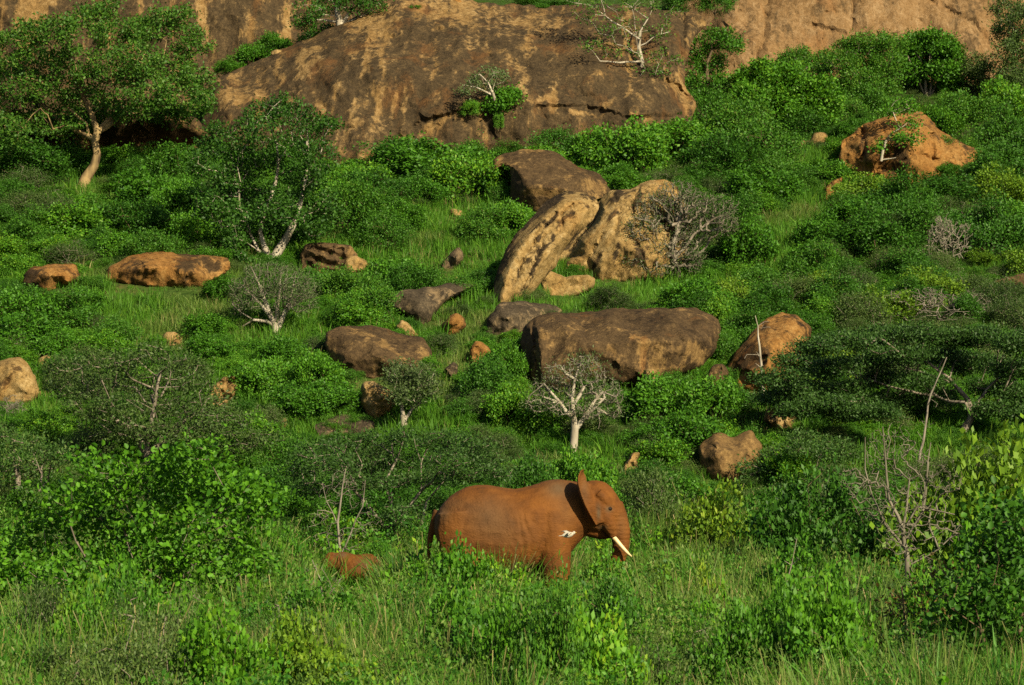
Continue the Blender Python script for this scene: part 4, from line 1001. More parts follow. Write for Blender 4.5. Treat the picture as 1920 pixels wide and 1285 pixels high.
KIND = {'leafy': ('leafy_bush', 'rounded mid-green leafy bush'), 'dark': ('dark_shrub', 'dense dark green shrub'), 'yellow': ('yellow_green_bush', 'yellow-green leafy bush'), 'thorn': ('thorn_bush', 'olive-grey fine-leaved thorn bush'),
        'bare': ('leafless_shrub', 'grey leafless twiggy shrub'), 'near': ('broadleaf_bush', 'bright green broad-leaved bush')}
BUSH = []
def add_bush(kind, loc, sx, sz, label=None, group=None, rz=None, sink=0.12):
    nv = 5 if kind in ('leafy', 'dark') else 3
    v = random.randrange(nv)
    lf, st = PROTO[(kind, v)]
    nm, desc = KIND[kind]
    if label is None:
        near_ = sorted(LAND, key=lambda q: (q[1] - Vector(loc)).length)[:2]
        ph, q = near_[0]
        dy = loc[1] - q.y; dx = loc[0] - q.x
        rel = 'uphill of' if dy > max(1.2, abs(dx) * .8) else 'downhill of' if dy < -max(1.2, abs(dx) * .8) else 'beside'
        size = 'small ' if sx < .42 else 'large ' if sx > .68 else ''
        label = '%s%s %s the %s, near the %s' % (size, desc, rel, ph, near_[1][0])
        group = label.replace('bush', 'bushes').replace('shrub ', 'shrubs ')
    o = empty(nm, (loc[0], loc[1], loc[2] - sink * sz), label, 'bush' if 'shrub' not in nm else 'shrub', group, rz if rz is not None else random.uniform(0, 6.28))
    e_ = random.uniform(.82, 1.2)
    o.scale = (sx * e_, sx / e_, sz)
    obj('foliage', lf, o); obj('stems', st, o)
    BUSH.append((Vector(loc), sx * 1.5))
    return o

def px_bush(kind, cx, base, w, h, label=None, group=None, dmax=None):
    g_ = ground(cx, base)
    s = g_.y / FPX
    return add_bush(kind, (g_.x, g_.y, g_.z), w * s / 3.1, h * s / 1.85, label, group)

def clump_pts(clumps, d, r_, dens, dep=1.0, shell=.35):
    """clumps: (px, py, rx_px, ry_px[, depth offset]) -> attractor points in metres"""
    A = []
    for c in clumps:
        off = c[4] if len(c) > 4 else r_.uniform(-.5, .5) * dep
        p = at(c[0], c[1], d + off); s = (d + off) / FPX
        rx, rz = c[2] * s, c[3] * s
        n = max(5, int(dens * (rx * rz + .15)))
        A.append(ell_pts(p.x, p.y, p.z, rx, max(rx * .8, rz * .6), rz, n, r_, shell))
    return np.concatenate(A)

LEAFY = 2.3
def tree(name, label, cat, d, trunks, clumps, leaf='leafy', bark=M_pale, dens=28, nleaf=22, L=.11, W=.06, spread=.14, dep=2.0, r_tip=.008, bf=.3, step=.35, seed=1, wide=False, sq=.7, jit=.06, group=None, shell=.35, nparts=0, up=.6, sink=True, twig=None, grow=1.0):
    r_ = np.random.default_rng(seed)
    A = clump_pts([(c[0], c[1], c[2] * grow, c[3] * grow, *c[4:]) for c in clumps], d, r_, dens, dep, shell)
    T3 = []
    for tr in trunks:
        T3.append([(*at(q[0], q[1], d + (q[3] if len(q) > 3 else 0.0)), q[2]) for q in tr])
    base = np.array(T3[0][0][:3])
    if sink: T3[0][0] = (base[0], base[1], base[2] - .25, T3[0][0][3] * 1.15)
    N, par, Rr, ends = skeleton(T3, A, r_tip=r_tip, bf=bf, step=step, jit=jit, seed=seed)
    root = empty(name, base, label, cat, group)
    TK = .05 if twig is None else .022
    # trunk / branches
    i = np.nonzero(par >= 0)[0]
    r1 = Rr[i]; r0 = np.minimum(Rr[par[i]], r1 * 1.35)
    for nm, sel, sd in (('trunk', Rr[i] > TK, 8), ('branches', Rr[i] <= TK, 3)):
        k = i[sel]
        if not len(k): continue
        P0, P1 = N[par[k]], N[k]
        if sd == 8: P1 = P1 + unit(P1 - P0) * r1[sel][:, None] * .3
        V, Q_ = frusta(P0, P1, r0[sel], r1[sel], sd)
        pt = obj(nm, mesh_np(nm, V - base, Q_, mat=(twig or bark) if sd == 3 else bark, smooth=True), root)
        if sd == 3: pt['kind'] = 'stuff'
    if nleaf:
        c = A.mean(0) - np.array([0, 0, .5])
        V, Q_, tint = leaf_geo(A, int(nleaf * LEAFY), spread * 1.12, L * 1.12, W * 1.15, c, seed=seed + 3, wide=wide, sq=sq, up=up)
        if nparts:
            nl = len(A) * int(nleaf * LEAFY); per = 6 if wide else 4
            P = V.reshape(nl, per, 3)
            nrm = np.cross(P[:, 1] - P[:, 0], P[:, 3] - P[:, 0]); area = np.abs(unit(P.mean(1) - np.array([0, 0, CAMZ])) * nrm).sum(1)
            score = area - .012 * (P[:, 0, 1] - P[:, 0, 1].min())
            pick = np.argsort(-score)[:nparts]
            keep = np.ones(nl, bool); keep[pick] = False
            # each picked leaf: the shared leaf blade turned to its own place
            bl = np.array([(0, 0, 0), (.28, .31, .12), (.68, .27, .12), (1, 0, 0), (.68, -.27, .12), (.28, -.31, .12)])
            blade = mesh_np('leaf', bl, [(0, 1, 2, 3), (0, 3, 4, 5)], mat=M_lf[leaf], attrs={'tint': np.full(6, .55)})
            for q in pick:
                X_ = Vector(P[q, 3] - P[q, 0]); ln = X_.length; X_.normalize()
                Y_ = Vector(P[q, 1] - P[q, 5]).normalized(); Z_ = X_.cross(Y_).normalized(); Y_ = Z_.cross(X_)
                o = obj('leaf', blade, root)
                o.matrix_local = Matrix.Translation(Vector(P[q, 0] - base)) @ Matrix((X_, Y_, Z_)).transposed().to_4x4() @ Matrix.Diagonal((ln, ln, ln, 1))
            Pk = P[keep]; m = len(Pk)
            V = Pk.reshape(-1, 3); tint = np.repeat(tint.reshape(nl, per)[keep][:, 0], per)
            b = (np.arange(m) * per)[:, None]
            Q_ = np.concatenate([b + np.array([[0, 1, 2, 3]]), b + np.array([[0, 3, 4, 5]])]) if wide else b + np.array([[0, 1, 2, 3]])
        cr = obj('foliage' if nparts else 'crown', mesh_np('crown', V - base, Q_, mat=M_lf[leaf], attrs={'tint': tint}), root)
        if nparts: cr['kind'] = 'stuff'
    return root

gd = lambda x, y: ground(x, y).y

# --- the named trees
R1 = np.random.default_rng(5)
big = [(20, 90, 45, 28), (70, 120, 50, 30), (-30, 130, 45, 35), (30, 165, 45, 30), (110, 60, 45, 26), (170, 40, 50, 26), (215, 75, 45, 28), (190, 15, 30, 18), (290, 50, 40, 24), (330, 40, 38, 28), (350, 80, 36, 24), (260, 110, 50, 28), (310, 130, 50, 28), (365, 150, 36, 24), (375, 185, 26, 18), (340, 190, 50, 26), (280, 175, 55, 26), (210, 140, 55, 28), (150, 110, 45, 28), (120, 165, 50, 26), (170, 195, 55, 26), (230, 205, 45, 20), (110, 235, 60, 20), (70, 210, 40, 22), (160, 222, 40, 18), (-20, 200, 50, 30), (20, 240, 40, 24), (320, 215, 34, 14), (260, 60, 34, 20), (60, 60, 34, 22)]
dT1 = gd(158, 356)
t1 = tree('fig_tree', 'huge spreading tree with twisted cream trunk under the streaked granite wall', 'tree', dT1,
     [[(152, 358, .30), (160, 335, .20), (176, 312, .17), (182, 290, .15), (178, 268, .14), (182, 246, .13), (172, 215, .10), (150, 160, .09), (170, 90, .05)], [(182, 250, .13), (225, 205, .09, 1), (290, 160, .06, 1.2)], [(178, 262, .12), (120, 235, .08, 1), (60, 180, .05, 1), (30, 120, .04)], [(182, 246, .11), (250, 215, .07, 1.2), (330, 180, .04, 1.2)]],
     big, leaf='fig', bark=M_fig, dens=36, nleaf=29, L=.105, W=.06, spread=.15, dep=4.5, seed=11, r_tip=.012, grow=1.17)
LAND.append(('spreading tree', Vector(t1.location)))
dT2 = gd(515, 497)
tall = [(500, 205, 28, 16), (540, 200, 26, 16), (475, 225, 32, 18), (530, 225, 30, 16), (450, 250, 32, 20), (500, 255, 36, 20), (455, 285, 34, 20), (580, 225, 30, 18), (610, 236, 26, 16), (575, 255, 36, 20), (600, 280, 34, 20), (545, 285, 36, 18), (500, 300, 36, 18), (600, 315, 32, 18), (555, 325, 36, 20), (470, 320, 40, 20), (430, 330, 36, 22), (410, 360, 36, 24), (470, 360, 44, 22), (530, 365, 42, 20), (590, 355, 36, 22), (600, 390, 32, 20), (540, 400, 36, 18), (470, 400, 44, 22), (420, 400, 34, 24), (440, 435, 34, 20), (445, 465, 18, 28), (385, 380, 26, 24), (395, 250, 20, 22), (385, 280, 24, 14), (375, 310, 22, 20), (410, 285, 22, 14), (565, 420, 26, 16), (590, 430, 24, 18), (480, 430, 26, 14), (455, 495, 14, 26)]
t2 = tree('white_trunk_tree', 'tall green tree with forked white trunk standing against the dark granite dome', 'tree', dT2,
     [[(512, 499, .30), (516, 480, .20), (535, 450, .13), (552, 418, .10), (562, 385, .08), (572, 340, .065), (577, 300, .055), (575, 265, .05)], [(508, 492, .17), (496, 465, .11), (487, 435, .07), (495, 400, .06), (515, 350, .055), (522, 310, .05), (518, 270, .045), (498, 220, .03)], [(500, 480, .09), (484, 470, .06), (470, 440, .05), (450, 390, .045), (448, 350, .04)]],
     tall, leaf='fig', bark=M_pale, grow=1.08, dens=36, nleaf=24, L=.10, W=.055, spread=.14, dep=3.0, seed=13, r_tip=.009)
LAND.append(('white-trunked tree', Vector(t2.location)))
dT3 = gd(520, 627)
t3 = tree('leafless_tree', 'leafless silvery tree with fine fan of twigs on the grass slope', 'tree', dT3,
     [[(520, 628, .13), (516, 608, .10), (505, 590, .07), (495, 560, .05), (488, 535, .035)], [(520, 620, .09), (530, 595, .07), (545, 570, .055), (565, 550, .03)], [(518, 612, .08), (500, 603, .055), (475, 600, .04), (455, 612, .02)], [(517, 606, .07), (520, 575, .055), (525, 540, .035), (528, 505, .02)], [(505, 590, .05), (478, 560, .035), (455, 535, .02)], [(495, 560, .04), (480, 520, .026), (470, 500, .016)], [(530, 595, .05), (548, 545, .032), (555, 510, .018)], [(545, 570, .04), (575, 560, .026), (590, 540, .016)], [(475, 600, .03), (450, 585, .02), (435, 570, .014)]],
     [(505, 530, 60, 34), (470, 545, 44, 34), (550, 535, 44, 36), (510, 560, 60, 30), (570, 565, 26, 26), (450, 565, 22, 30), (500, 505, 44, 14), (575, 545, 20, 24)], leaf='greyg', bark=M_pale, dens=400, nleaf=3, L=.06, W=.018, spread=.08, dep=1.6, seed=15, r_tip=.0062, twig=M_twig, grow=1.08, bf=.18, step=.25, jit=.035)
LAND.append(('silvery bare tree', Vector(t3.location)))
t4 = tree('grey_leaved_tree', 'small grey-green tree with slim white trunk in front of bright tan boulder', 'tree', gd(758, 812),
     [[(758, 813, .12), (757, 795, .09), (756, 780, .08), (752, 755, .05), (750, 725, .03)], [(758, 790, .07), (772, 768, .05), (790, 755, .035)]],
     [(768, 690, 36, 16), (742, 708, 28, 18), (792, 705, 32, 20), (770, 720, 42, 18), (802, 730, 26, 18), (775, 745, 34, 12), (748, 738, 18, 12)], leaf='greyg', bark=M_pale, dens=110, nleaf=14, L=.075, W=.03, spread=.10, dep=1.2, seed=17, r_tip=.006, step=.25, jit=.03)
LAND.append(('grey-green tree', Vector(t4.location)))
t5 = tree('drooping_bare_tree', 'nearly leafless tree with stout white trunk and drooping tangled twigs', 'tree', gd(1074, 852),
     [[(1074, 854, .13), (1076, 830, .105), (1078, 805, .10), (1075, 780, .075), (1073, 745, .05), (1078, 710, .035), (1085, 690, .025)], [(1079, 806, .075), (1098, 780, .06), (1118, 762, .042), (1135, 745, .025)], [(1076, 785, .07), (1050, 755, .045), (1020, 745, .025)], [(1074, 760, .06), (1095, 725, .04), (1120, 715, .02)], [(1050, 755, .035), (1020, 720, .024), (995, 740, .014), (985, 765, .008)], [(1098, 780, .05), (1130, 735, .03), (1155, 745, .018), (1165, 775, .01)], [(1078, 710, .03), (1050, 685, .022), (1030, 690, .014)], [(1118, 762, .035), (1125, 790, .018), (1122, 805, .01)]],
     [(1060, 695, 45, 20), (1110, 700, 40, 22), (1030, 725, 40, 22), (1080, 730, 50, 22), (1140, 735, 34, 26), (1010, 755, 30, 18), (1150, 765, 20, 22), (1060, 765, 40, 16), (1110, 770, 24, 20), (1095, 675, 30, 12)], leaf='greyg', bark=M_pale, dens=400, nleaf=2, L=.07, W=.02, spread=.10, dep=1.6, seed=19, r_tip=.0075, twig=M_dead, bf=.12, step=.25, jit=.06)
LAND.append(('drooping bare tree', Vector(t5.location)))
dT6 = gd(1274, 530)
t6 = tree('dead_tangle_tree', 'grey dead tree tangle draped over the pale propped slab', 'tree', dT6,
     [[(1274, 530, .11), (1268, 500, .09), (1262, 478, .075), (1268, 440, .06), (1278, 400, .05), (1275, 360, .035)], [(1270, 505, .07), (1240, 496, .045), (1210, 500, .025)], [(1265, 485, .06), (1300, 440, .045), (1340, 410, .03), (1370, 395, .015)], [(1266, 470, .055), (1235, 452, .04), (1200, 452, .025)]],
     [(1270, 365, 40, 24), (1230, 390, 34, 26), (1300, 385, 44, 26), (1205, 430, 32, 26), (1255, 430, 46, 28), (1310, 430, 40, 26), (1350, 390, 34, 24), (1220, 470, 36, 22), (1280, 470, 40, 28), (1190, 490, 22, 12), (1240, 505, 34, 12), (1365, 420, 20, 20), (1300, 490, 16, 24)], leaf='thorn', bark=M_greyb, dens=560, nleaf=2, L=.06, W=.02, spread=.1, dep=1.2, seed=21, r_tip=.0105, twig=M_twig, grow=1.2, bf=.15, step=.25, jit=.07)
LAND.append(('dead tree tangle', Vector(t6.location)))
t7 = tree('cliff_tree', 'pale-limbed tree clinging to the granite dome with long white roots', 'tree', 119.6,
     [[(1292, 216, .10, -.1), (1268, 205, .10, -.3), (1240, 180, .10, -.2), (1215, 160, .09, 0.2), (1195, 148, .09, .5), (1205, 120, .08, .3), (1198, 90, .07, .4), (1200, 60, .06, .6), (1215, 35, .04, .8)], [(1200, 75, .05, .4), (1165, 50, .04, .2), (1135, 30, .03, .3), (1125, -5, .02, .6)], [(1204, 115, .05, .3), (1160, 118, .04, -.3), (1125, 115, .025, -.4)], [(1196, 88, .05, .4), (1225, 70, .035, .4), (1255, 60, .02, .6)], [(1268, 205, .05, -.3), (1250, 215, .04, -.5), (1225, 208, .02, -.6)]],
     [(1100, 20, 40, 20), (1150, 10, 44, 20), (1200, 5, 40, 20), (1250, 25, 34, 22), (1130, 55, 36, 18), (1180, 50, 40, 20), (1235, 60, 34, 20), (1110, 85, 30, 14), (1160, 95, 38, 14), (1215, 100, 36, 16), (1250, 110, 26, 16), (1130, 118, 34, 10), (1180, 125, 34, 12), (1225, 135, 26, 12), (1205, 155, 20, 14), (1090, -5, 40, 20)], leaf='fig', bark=M_pale, dens=26, nleaf=9, L=.09, W=.05, spread=.12, dep=2.0, seed=23, r_tip=.008, sink=False)
t8 = tree('cliff_tree', 'small flat-topped tree growing from the ledge of the granite dome', 'tree', 117.0,
     [[(938, 215, .09, .3), (930, 195, .07, 0), (924, 175, .06, -.2), (915, 155, .04, -.2), (900, 140, .025, -.3)], [(926, 180, .05, -.1), (895, 165, .03, -.5), (870, 160, .02, -.6)]],
     [(895, 150, 30, 9), (920, 135, 30, 10), (880, 168, 24, 8), (905, 165, 30, 8), (940, 145, 18, 10)], leaf='greyg', bark=M_pale, dens=44, nleaf=14, L=.08, W=.04, spread=.10, dep=1.2, seed=25, r_tip=.007, sink=False)
t8b = tree('ledge_shrub', 'round green shrub on the granite dome ledge beside the small flat-topped tree', 'shrub', 117.2, [[(942, 215, .07, .2), (944, 195, .05)]], [(945, 185, 28, 20), (930, 195, 18, 14), (960, 180, 14, 16)], leaf='leafy', bark=M_stem, dens=60, nleaf=26, L=.10, W=.065, seed=27, dep=.6, sink=False)
t9 = tree('cliff_tree', 'dark leafy tree with splayed white trunk on the ridge of the granite dome', 'tree', 123.6,
     [[(640, 56, .22), (636, 40, .15), (632, 20, .10), (640, -5, .06)], [(640, 48, .12), (655, 25, .07), (675, 5, .04)], [(636, 42, .08), (605, 38, .05), (575, 36, .03)], [(642, 45, .08), (670, 35, .05), (695, 22, .03)]],
     [(585, 20, 34, 18), (620, 5, 34, 18), (660, 5, 34, 18), (695, 10, 30, 16), (575, 45, 26, 14), (610, 55, 30, 12), (600, 68, 28, 10), (640, -20, 50, 18), (710, 25, 16, 10), (580, 75, 22, 9)], leaf='dark', bark=M_pale, dens=40, nleaf=26, L=.09, W=.05, dep=2.5, seed=29, sink=False)
t10 = tree('draped_tree', 'vine-draped flat-crowned tree wedged in the gully between dome and pale slab', 'tree', 125.0,
     [[(1330, 200, .12), (1328, 160, .10), (1325, 120, .08), (1335, 95, .05)]], [(1330, 80, 40, 12), (1305, 95, 28, 12), (1360, 78, 30, 10), (1345, 65, 34, 10), (1310, 120, 18, 20), (1305, 150, 18, 20), (1335, 120, 26, 22), (1345, 160, 24, 22), (1315, 180, 24, 18), (1375, 90, 16, 8)], leaf='leafy', bark=M_stem, dens=46, nleaf=26, L=.09, W=.055, dep=1.2, seed=31)
# tree group below the pale slab
for n_, (lab, tr, cl, lf, br, sd) in enumerate([
    ('broad dense shrub-tree with layered bright leaf tufts below the pale slab', [[(1490, 262, .14), (1480, 225, .09), (1470, 190, .05)]], [(1400, 150, 26, 16), (1430, 135, 30, 16), (1460, 150, 34, 18), (1405, 180, 26, 18), (1440, 180, 36, 18), (1490, 170, 36, 18), (1530, 165, 30, 18), (1550, 190, 24, 18), (1505, 200, 36, 18), (1460, 210, 36, 16), (1500, 225, 34, 14), (1540, 215, 24, 16), (1420, 205, 20, 14), (1480, 140, 26, 14), (1470, 235, 30, 12)], 'leafy', M_stem, 41),
    ('round-crowned dark tree behind the broad layered shrub-tree', [[(1520, 200, .10), (1515, 160, .07), (1512, 130, .04)]], [(1500, 110, 30, 14), (1530, 115, 26, 16), (1480, 120, 24, 14), (1510, 135, 40, 16)], 'dark', M_greyb, 43),
    ('wide-crowned dark green tree at the centre of the grove under the pale slab', [[(1625, 215, .12), (1622, 160, .08), (1620, 120, .05)]], [(1600, 90, 30, 14), (1635, 80, 34, 14), (1665, 85, 28, 14), (1580, 115, 34, 18), (1625, 115, 40, 18), (1660, 120, 30, 18), (1600, 150, 40, 18), (1650, 155, 34, 18), (1580, 185, 34, 18), (1630, 190, 36, 18)], 'dark', M_greyb, 45),
    ('dome-crowned tree with many slender pale stems at the end of the grove', [[(1742, 190, .08), (1735, 150, .06), (1725, 110, .04)], [(1742, 190, .06), (1748, 140, .045), (1745, 100, .03)], [(1742, 188, .06), (1760, 150, .04), (1770, 110, .025)], [(1740, 188, .05), (1715, 140, .035), (1702, 105, .02)]], [(1715, 85, 30, 12), (1745, 72, 34, 10), (1775, 90, 24, 14), (1785, 115, 16, 18), (1740, 95, 40, 12), (1770, 130, 24, 18), (1705, 105, 20, 14), (1712, 135, 18, 14), (1750, 120, 26, 14), (1780, 155, 16, 14), (1722, 165, 16, 12)], 'leafy', M_greyb, 47),
    ('thin half-leafless tree standing beside the dome-crowned many-stemmed tree', [[(1845, 190, .06), (1840, 150, .045), (1832, 120, .03)]], [(1830, 120, 20, 16), (1845, 140, 24, 18), (1820, 150, 18, 14), (1855, 165, 18, 14)], 'thorn', M_greyb, 49),
    ('tall dark tree rising past the end of the pale slab', [[(1905, 200, .10), (1902, 130, .07), (1900, 60, .05)]], [(1890, 20, 26, 20), (1925, 30, 26, 24), (1885, 60, 26, 20), (1925, 80, 30, 24), (1895, 100, 30, 20), (1930, 130, 26, 22), (1900, 140, 30, 20), (1885, 165, 26, 18), (1930, 175, 26, 18)], 'thorn', M_greyb, 51)]):
    t_ = tree('grove_tree', lab, 'tree', min(130.5, gd(tr[0][0][0], tr[0][0][1])), tr, cl, leaf=lf, bark=br, grow=1.25, dens=76, nleaf=30 if lf != 'thorn' else 24, L=.115 if lf == 'leafy' else .085, W=.065 if lf == 'leafy' else .045, dep=2.2, seed=sd, group='trees of the grove below the pale slab')
    if n_ in (0, 2, 3): LAND.append((['layered shrub-tree', '', 'wide-crowned tree', 'many-stemmed tree'][n_], Vector(t_.location)))
dO = b21.location.y
t16 = tree('outcrop_tree', 'small leafy tree with white roots growing on the cracked orange outcrop', 'tree', dO - .75,
     [[(1652, 302, .06, .1), (1655, 285, .06, 0), (1662, 262, .05, 0), (1672, 250, .04, -.1), (1690, 240, .03, -.2)], [(1654, 300, .05, .1), (1668, 298, .04, 0), (1680, 296, .02, 0)], [(1662, 262, .03, 0), (1685, 265, .02, -.2)]],
     [(1690, 196, 24, 12, .9), (1672, 212, 18, 10, .5), (1712, 205, 18, 12, .8), (1700, 235, 20, 10), (1692, 258, 14, 9), (1712, 262, 12, 9), (1650, 275, 5, 13)], leaf='leafy', bark=M_pale, dens=40, nleaf=12, L=.10, W=.065, dep=.6, seed=53, sink=False)
# acacias
t13 = tree('umbrella_acacia', 'wide flat-topped dark acacia with leaning white trunk beside the rust-orange boulder', 'tree', gd(1795, 835),
     [[(1795, 838, .13), (1805, 810, .11), (1820, 785, .09), (1815, 750, .07, .6), (1780, 710, .05, 1), (1740, 680, .04, 1)], [(1818, 775, .06), (1850, 730, .04, 1), (1890, 700, .03, 1)], [(1810, 755, .05), (1730, 740, .04, .8), (1640, 715, .03, 1), (1560, 690, .02, 1)], [(1790, 720, .04, 1), (1700, 690, .03, 1), (1620, 650, .02, 1)]],
     [(1500, 680, 45, 16), (1460, 710, 40, 14), (1540, 650, 45, 16), (1600, 640, 50, 14), (1660, 630, 50, 14), (1720, 625, 50, 14), (1780, 630, 50, 16), (1850, 635, 50, 18), (1910, 640, 40, 20), (1560, 690, 50, 14), (1620, 680, 50, 14), (1690, 665, 55, 14), (1760, 670, 55, 14), (1830, 680, 50, 16), (1900, 690, 40, 18), (1520, 725, 50, 14), (1590, 725, 50, 12), (1660, 710, 45, 12), (1730, 715, 45, 10), (1480, 740, 34, 12), (1860, 725, 40, 14), (1550, 755, 44, 12), (1450, 745, 26, 10), (1910, 740, 34, 14), (1500, 768, 40, 10), (1610, 752, 44, 12), (1680, 745, 44, 12), (1750, 745, 40, 12), (1580, 775, 34, 10), (1870, 765, 40, 12), (1920, 780, 34, 12), (1650, 772, 34, 9)],
     leaf='acacia', bark=M_greyb, grow=1.1, dens=105, nleaf=38, L=.078, W=.035, spread=.15, dep=4.6, seed=55, r_tip=.008, sq=.45)
LAND.append(('flat-topped acacia', Vector(t13.location)))
t13b = tree('acacia_thicket', 'low dark acacia thicket spreading over the brown sloping rock', 'tree', gd(1480, 930),
     [[(1480, 932, .10), (1478, 900, .07), (1470, 870, .05)], [(1480, 920, .06), (1540, 880, .04)]], [(1420, 880, 40, 16), (1460, 855, 46, 14), (1510, 840, 46, 14), (1480, 885, 46, 14), (1540, 865, 40, 14), (1410, 905, 34, 12), (1560, 835, 34, 12), (1500, 820, 30, 10), (1530, 900, 30, 12), (1590, 850, 24, 12)], leaf='acacia', bark=M_greyb, dens=85, nleaf=24, L=.07, W=.03, spread=.13, dep=2.0, seed=57, sq=.45)
t14 = tree('thorn_tree', 'broad dark olive thorn tree behind the bright broad-leaved bush', 'tree', gd(300, 905),
     [[(285, 908, .16), (280, 860, .13), (262, 825, .11), (235, 800, .09), (210, 785, .06)], [(280, 850, .10), (330, 800, .07), (380, 770, .05)], [(275, 840, .08), (290, 760, .06), (300, 700, .04)]],
     [(120, 690, 40, 22), (175, 680, 45, 22), (235, 670, 45, 20), (290, 665, 45, 20), (345, 685, 40, 22), (130, 730, 45, 24), (190, 725, 50, 24), (250, 715, 50, 24), (310, 715, 50, 24), (370, 725, 40, 22), (160, 770, 50, 22), (225, 765, 55, 24), (290, 765, 55, 24), (350, 765, 50, 22), (400, 760, 40, 20), (200, 810, 50, 20), (260, 810, 55, 22), (320, 810, 55, 22), (380, 805, 50, 22), (430, 790, 40, 22), (460, 820, 40, 22), (340, 845, 50, 18), (410, 850, 44, 18), (500, 830, 36, 24)],
     leaf='thorn', bark=M_greyb, dens=62, nleaf=20, L=.085, W=.034, spread=.15, dep=3.0, seed=59, r_tip=.009)
LAND.append(('olive thorn tree', Vector(t14.location)))
t14b = tree('thorn_tree', 'low grey-green thorn thicket under the pale vertical-streaked boulder', 'tree', gd(40, 985), [[(40, 988, .10), (35, 940, .08), (30, 880, .05)], [(40, 970, .06), (90, 900, .04)]],
     [(10, 830, 45, 20), (60, 835, 45, 22), (110, 850, 40, 20), (10, 870, 50, 22), (70, 880, 50, 22), (20, 920, 50, 22), (80, 930, 40, 22), (-30, 850, 40, 30), (30, 960, 44, 18)], leaf='acacia', bark=M_greyb, dens=62, nleaf=20, L=.085, W=.034, spread=.15, dep=3.0, seed=61)
t15 = tree('acacia_thicket', 'tangled dark acacia behind the rump of the large elephant', 'tree', 69.0,
     [[(735, 1045, .10), (745, 1000, .08), (760, 960, .06), (790, 920, .04)], [(740, 1020, .07), (790, 985, .05), (800, 940, .035), (830, 905, .02)], [(740, 1010, .06), (690, 950, .045), (650, 900, .03)], [(745, 1000, .06), (735, 950, .04), (720, 900, .03)]],
     [(600, 850, 50, 20), (650, 835, 50, 20), (710, 825, 50, 18), (770, 825, 50, 18), (830, 825, 50, 18), (890, 835, 40, 18), (570, 880, 34, 20), (630, 875, 50, 18), (700, 865, 55, 18), (770, 865, 55, 18), (840, 862, 50, 18), (900, 870, 40, 16), (730, 905, 50, 16), (800, 900, 44, 14), (660, 905, 44, 16), (760, 960, 46, 24), (720, 1000, 40, 26), (780, 1010, 36, 26), (860, 895, 40, 12), (580, 915, 36, 16), (930, 885, 34, 14)],
     leaf='acacia', bark=M_greyb, dens=95, nleaf=20, L=.068, W=.029, spread=.13, dep=2.6, seed=63, r_tip=.0075, sq=.5)
LAND.append(('tangled acacia', Vector(t15.location)))
# dead stems
def dead(name, label, d, trunks, clumps, seed, dens=40, bark=M_dead, r_tip=.006, nleaf=0, leaf='greyg'):
    return tree(name, label, 'tree', d, trunks, clumps, leaf=leaf, bark=bark, dens=dens, nleaf=nleaf, L=.05, W=.03, dep=.8, seed=seed, r_tip=r_tip, bf=.1, step=.25, jit=.04)
dead('dead_sapling', 'thin white dead sapling in front of the rust-orange boulder', gd(1432, 735) - .8, [[(1432, 735, .05), (1428, 690, .042), (1424, 650, .035), (1421, 612, .02), (1416, 592, .012)]], [(1412, 670, 20, 16), (1435, 610, 12, 12), (1425, 690, 18, 10)], 71, 40, M_pale)
dead('dead_stalk', 'tall bare leaning stalk in front of the flat-topped acacia', gd(1716, 905), [[(1716, 905, .045), (1725, 850, .04), (1735, 800, .032), (1745, 740, .026), (1775, 670, .014)]], [(1735, 800, 26, 30), (1750, 760, 10, 20)], 73, 18)
dead('dead_thorn_tree', 'spiky leafless dead tree with brown broken trunk rising from tall grass', 50.5, [[(1706, 1150, .065), (1702, 1080, .058), (1700, 1040, .05), (1692, 1000, .036), (1700, 950, .022), (1705, 900, .014)], [(1698, 1030, .035), (1660, 985, .022), (1635, 930, .016), (1622, 880, .013), (1622, 820, .009)], [(1700, 1010, .028), (1730, 960, .03), (1738, 900, .018), (1745, 830, .01)], [(1696, 1000, .04), (1668, 940, .028), (1660, 860, .018), (1655, 800, .01)], [(1700, 985, .04), (1720, 950, .025), (1790, 965, .012)], [(1704, 1060, .03), (1760, 1030, .02), (1800, 985, .01)]],
     [(1690, 960, 60, 50), (1640, 930, 50, 50), (1730, 930, 56, 50), (1690, 1010, 50, 34), (1770, 900, 40, 30), (1600, 900, 26, 30), (1700, 860, 50, 40), (1770, 1000, 40, 30), (1720, 1060, 36, 24), (1640, 850, 20, 50), (1680, 830, 30, 40)], 75, 360, M_twig, .005)
dead('dead_sapling', 'pale forked dead sapling behind the hidden elephant calf', 67.0, [[(632, 1105, .042), (637, 1030, .036), (633, 980, .03), (640, 930, .022), (648, 880, .012)], [(634, 1050, .026), (658, 1000, .02), (680, 950, .014), (685, 900, .008)], [(633, 985, .016), (612, 940, .010), (604, 905, .006)]], [(620, 930, 26, 26), (665, 930, 26, 30), (600, 980, 30, 26), (640, 900, 26, 24), (660, 1010, 34, 30), (610, 1020, 30, 24), (690, 980, 24, 30)], 77, 170, M_dead, .0042)
dead('dead_sapling', 'pale dry stems rising among the grass in front of elephant calf', 52.5, [[(612, 1235, .035), (615, 1180, .028), (606, 1130, .022), (600, 1085, .014), (585, 1050, .008)], [(614, 1200, .025), (630, 1160, .018), (618, 1120, .012)], [(606, 1130, .015), (640, 1085, .01)]], [(590, 1080, 30, 30), (625, 1100, 26, 30), (570, 1120, 26, 30)], 79, 110, M_dead, .003)
dead('dead_sapling', 'dry forked stick poking from grass below the spiky dead tree', 47.5, [[(1462, 1160, .018), (1470, 1110, .014), (1484, 1060, .010), (1494, 1010, .006)], [(1470, 1110, .010), (1500, 1085, .007), (1560, 1078, .005)]], [(1485, 1060, 20, 30), (1540, 1080, 26, 10)], 81, 20, M_dead, .004)
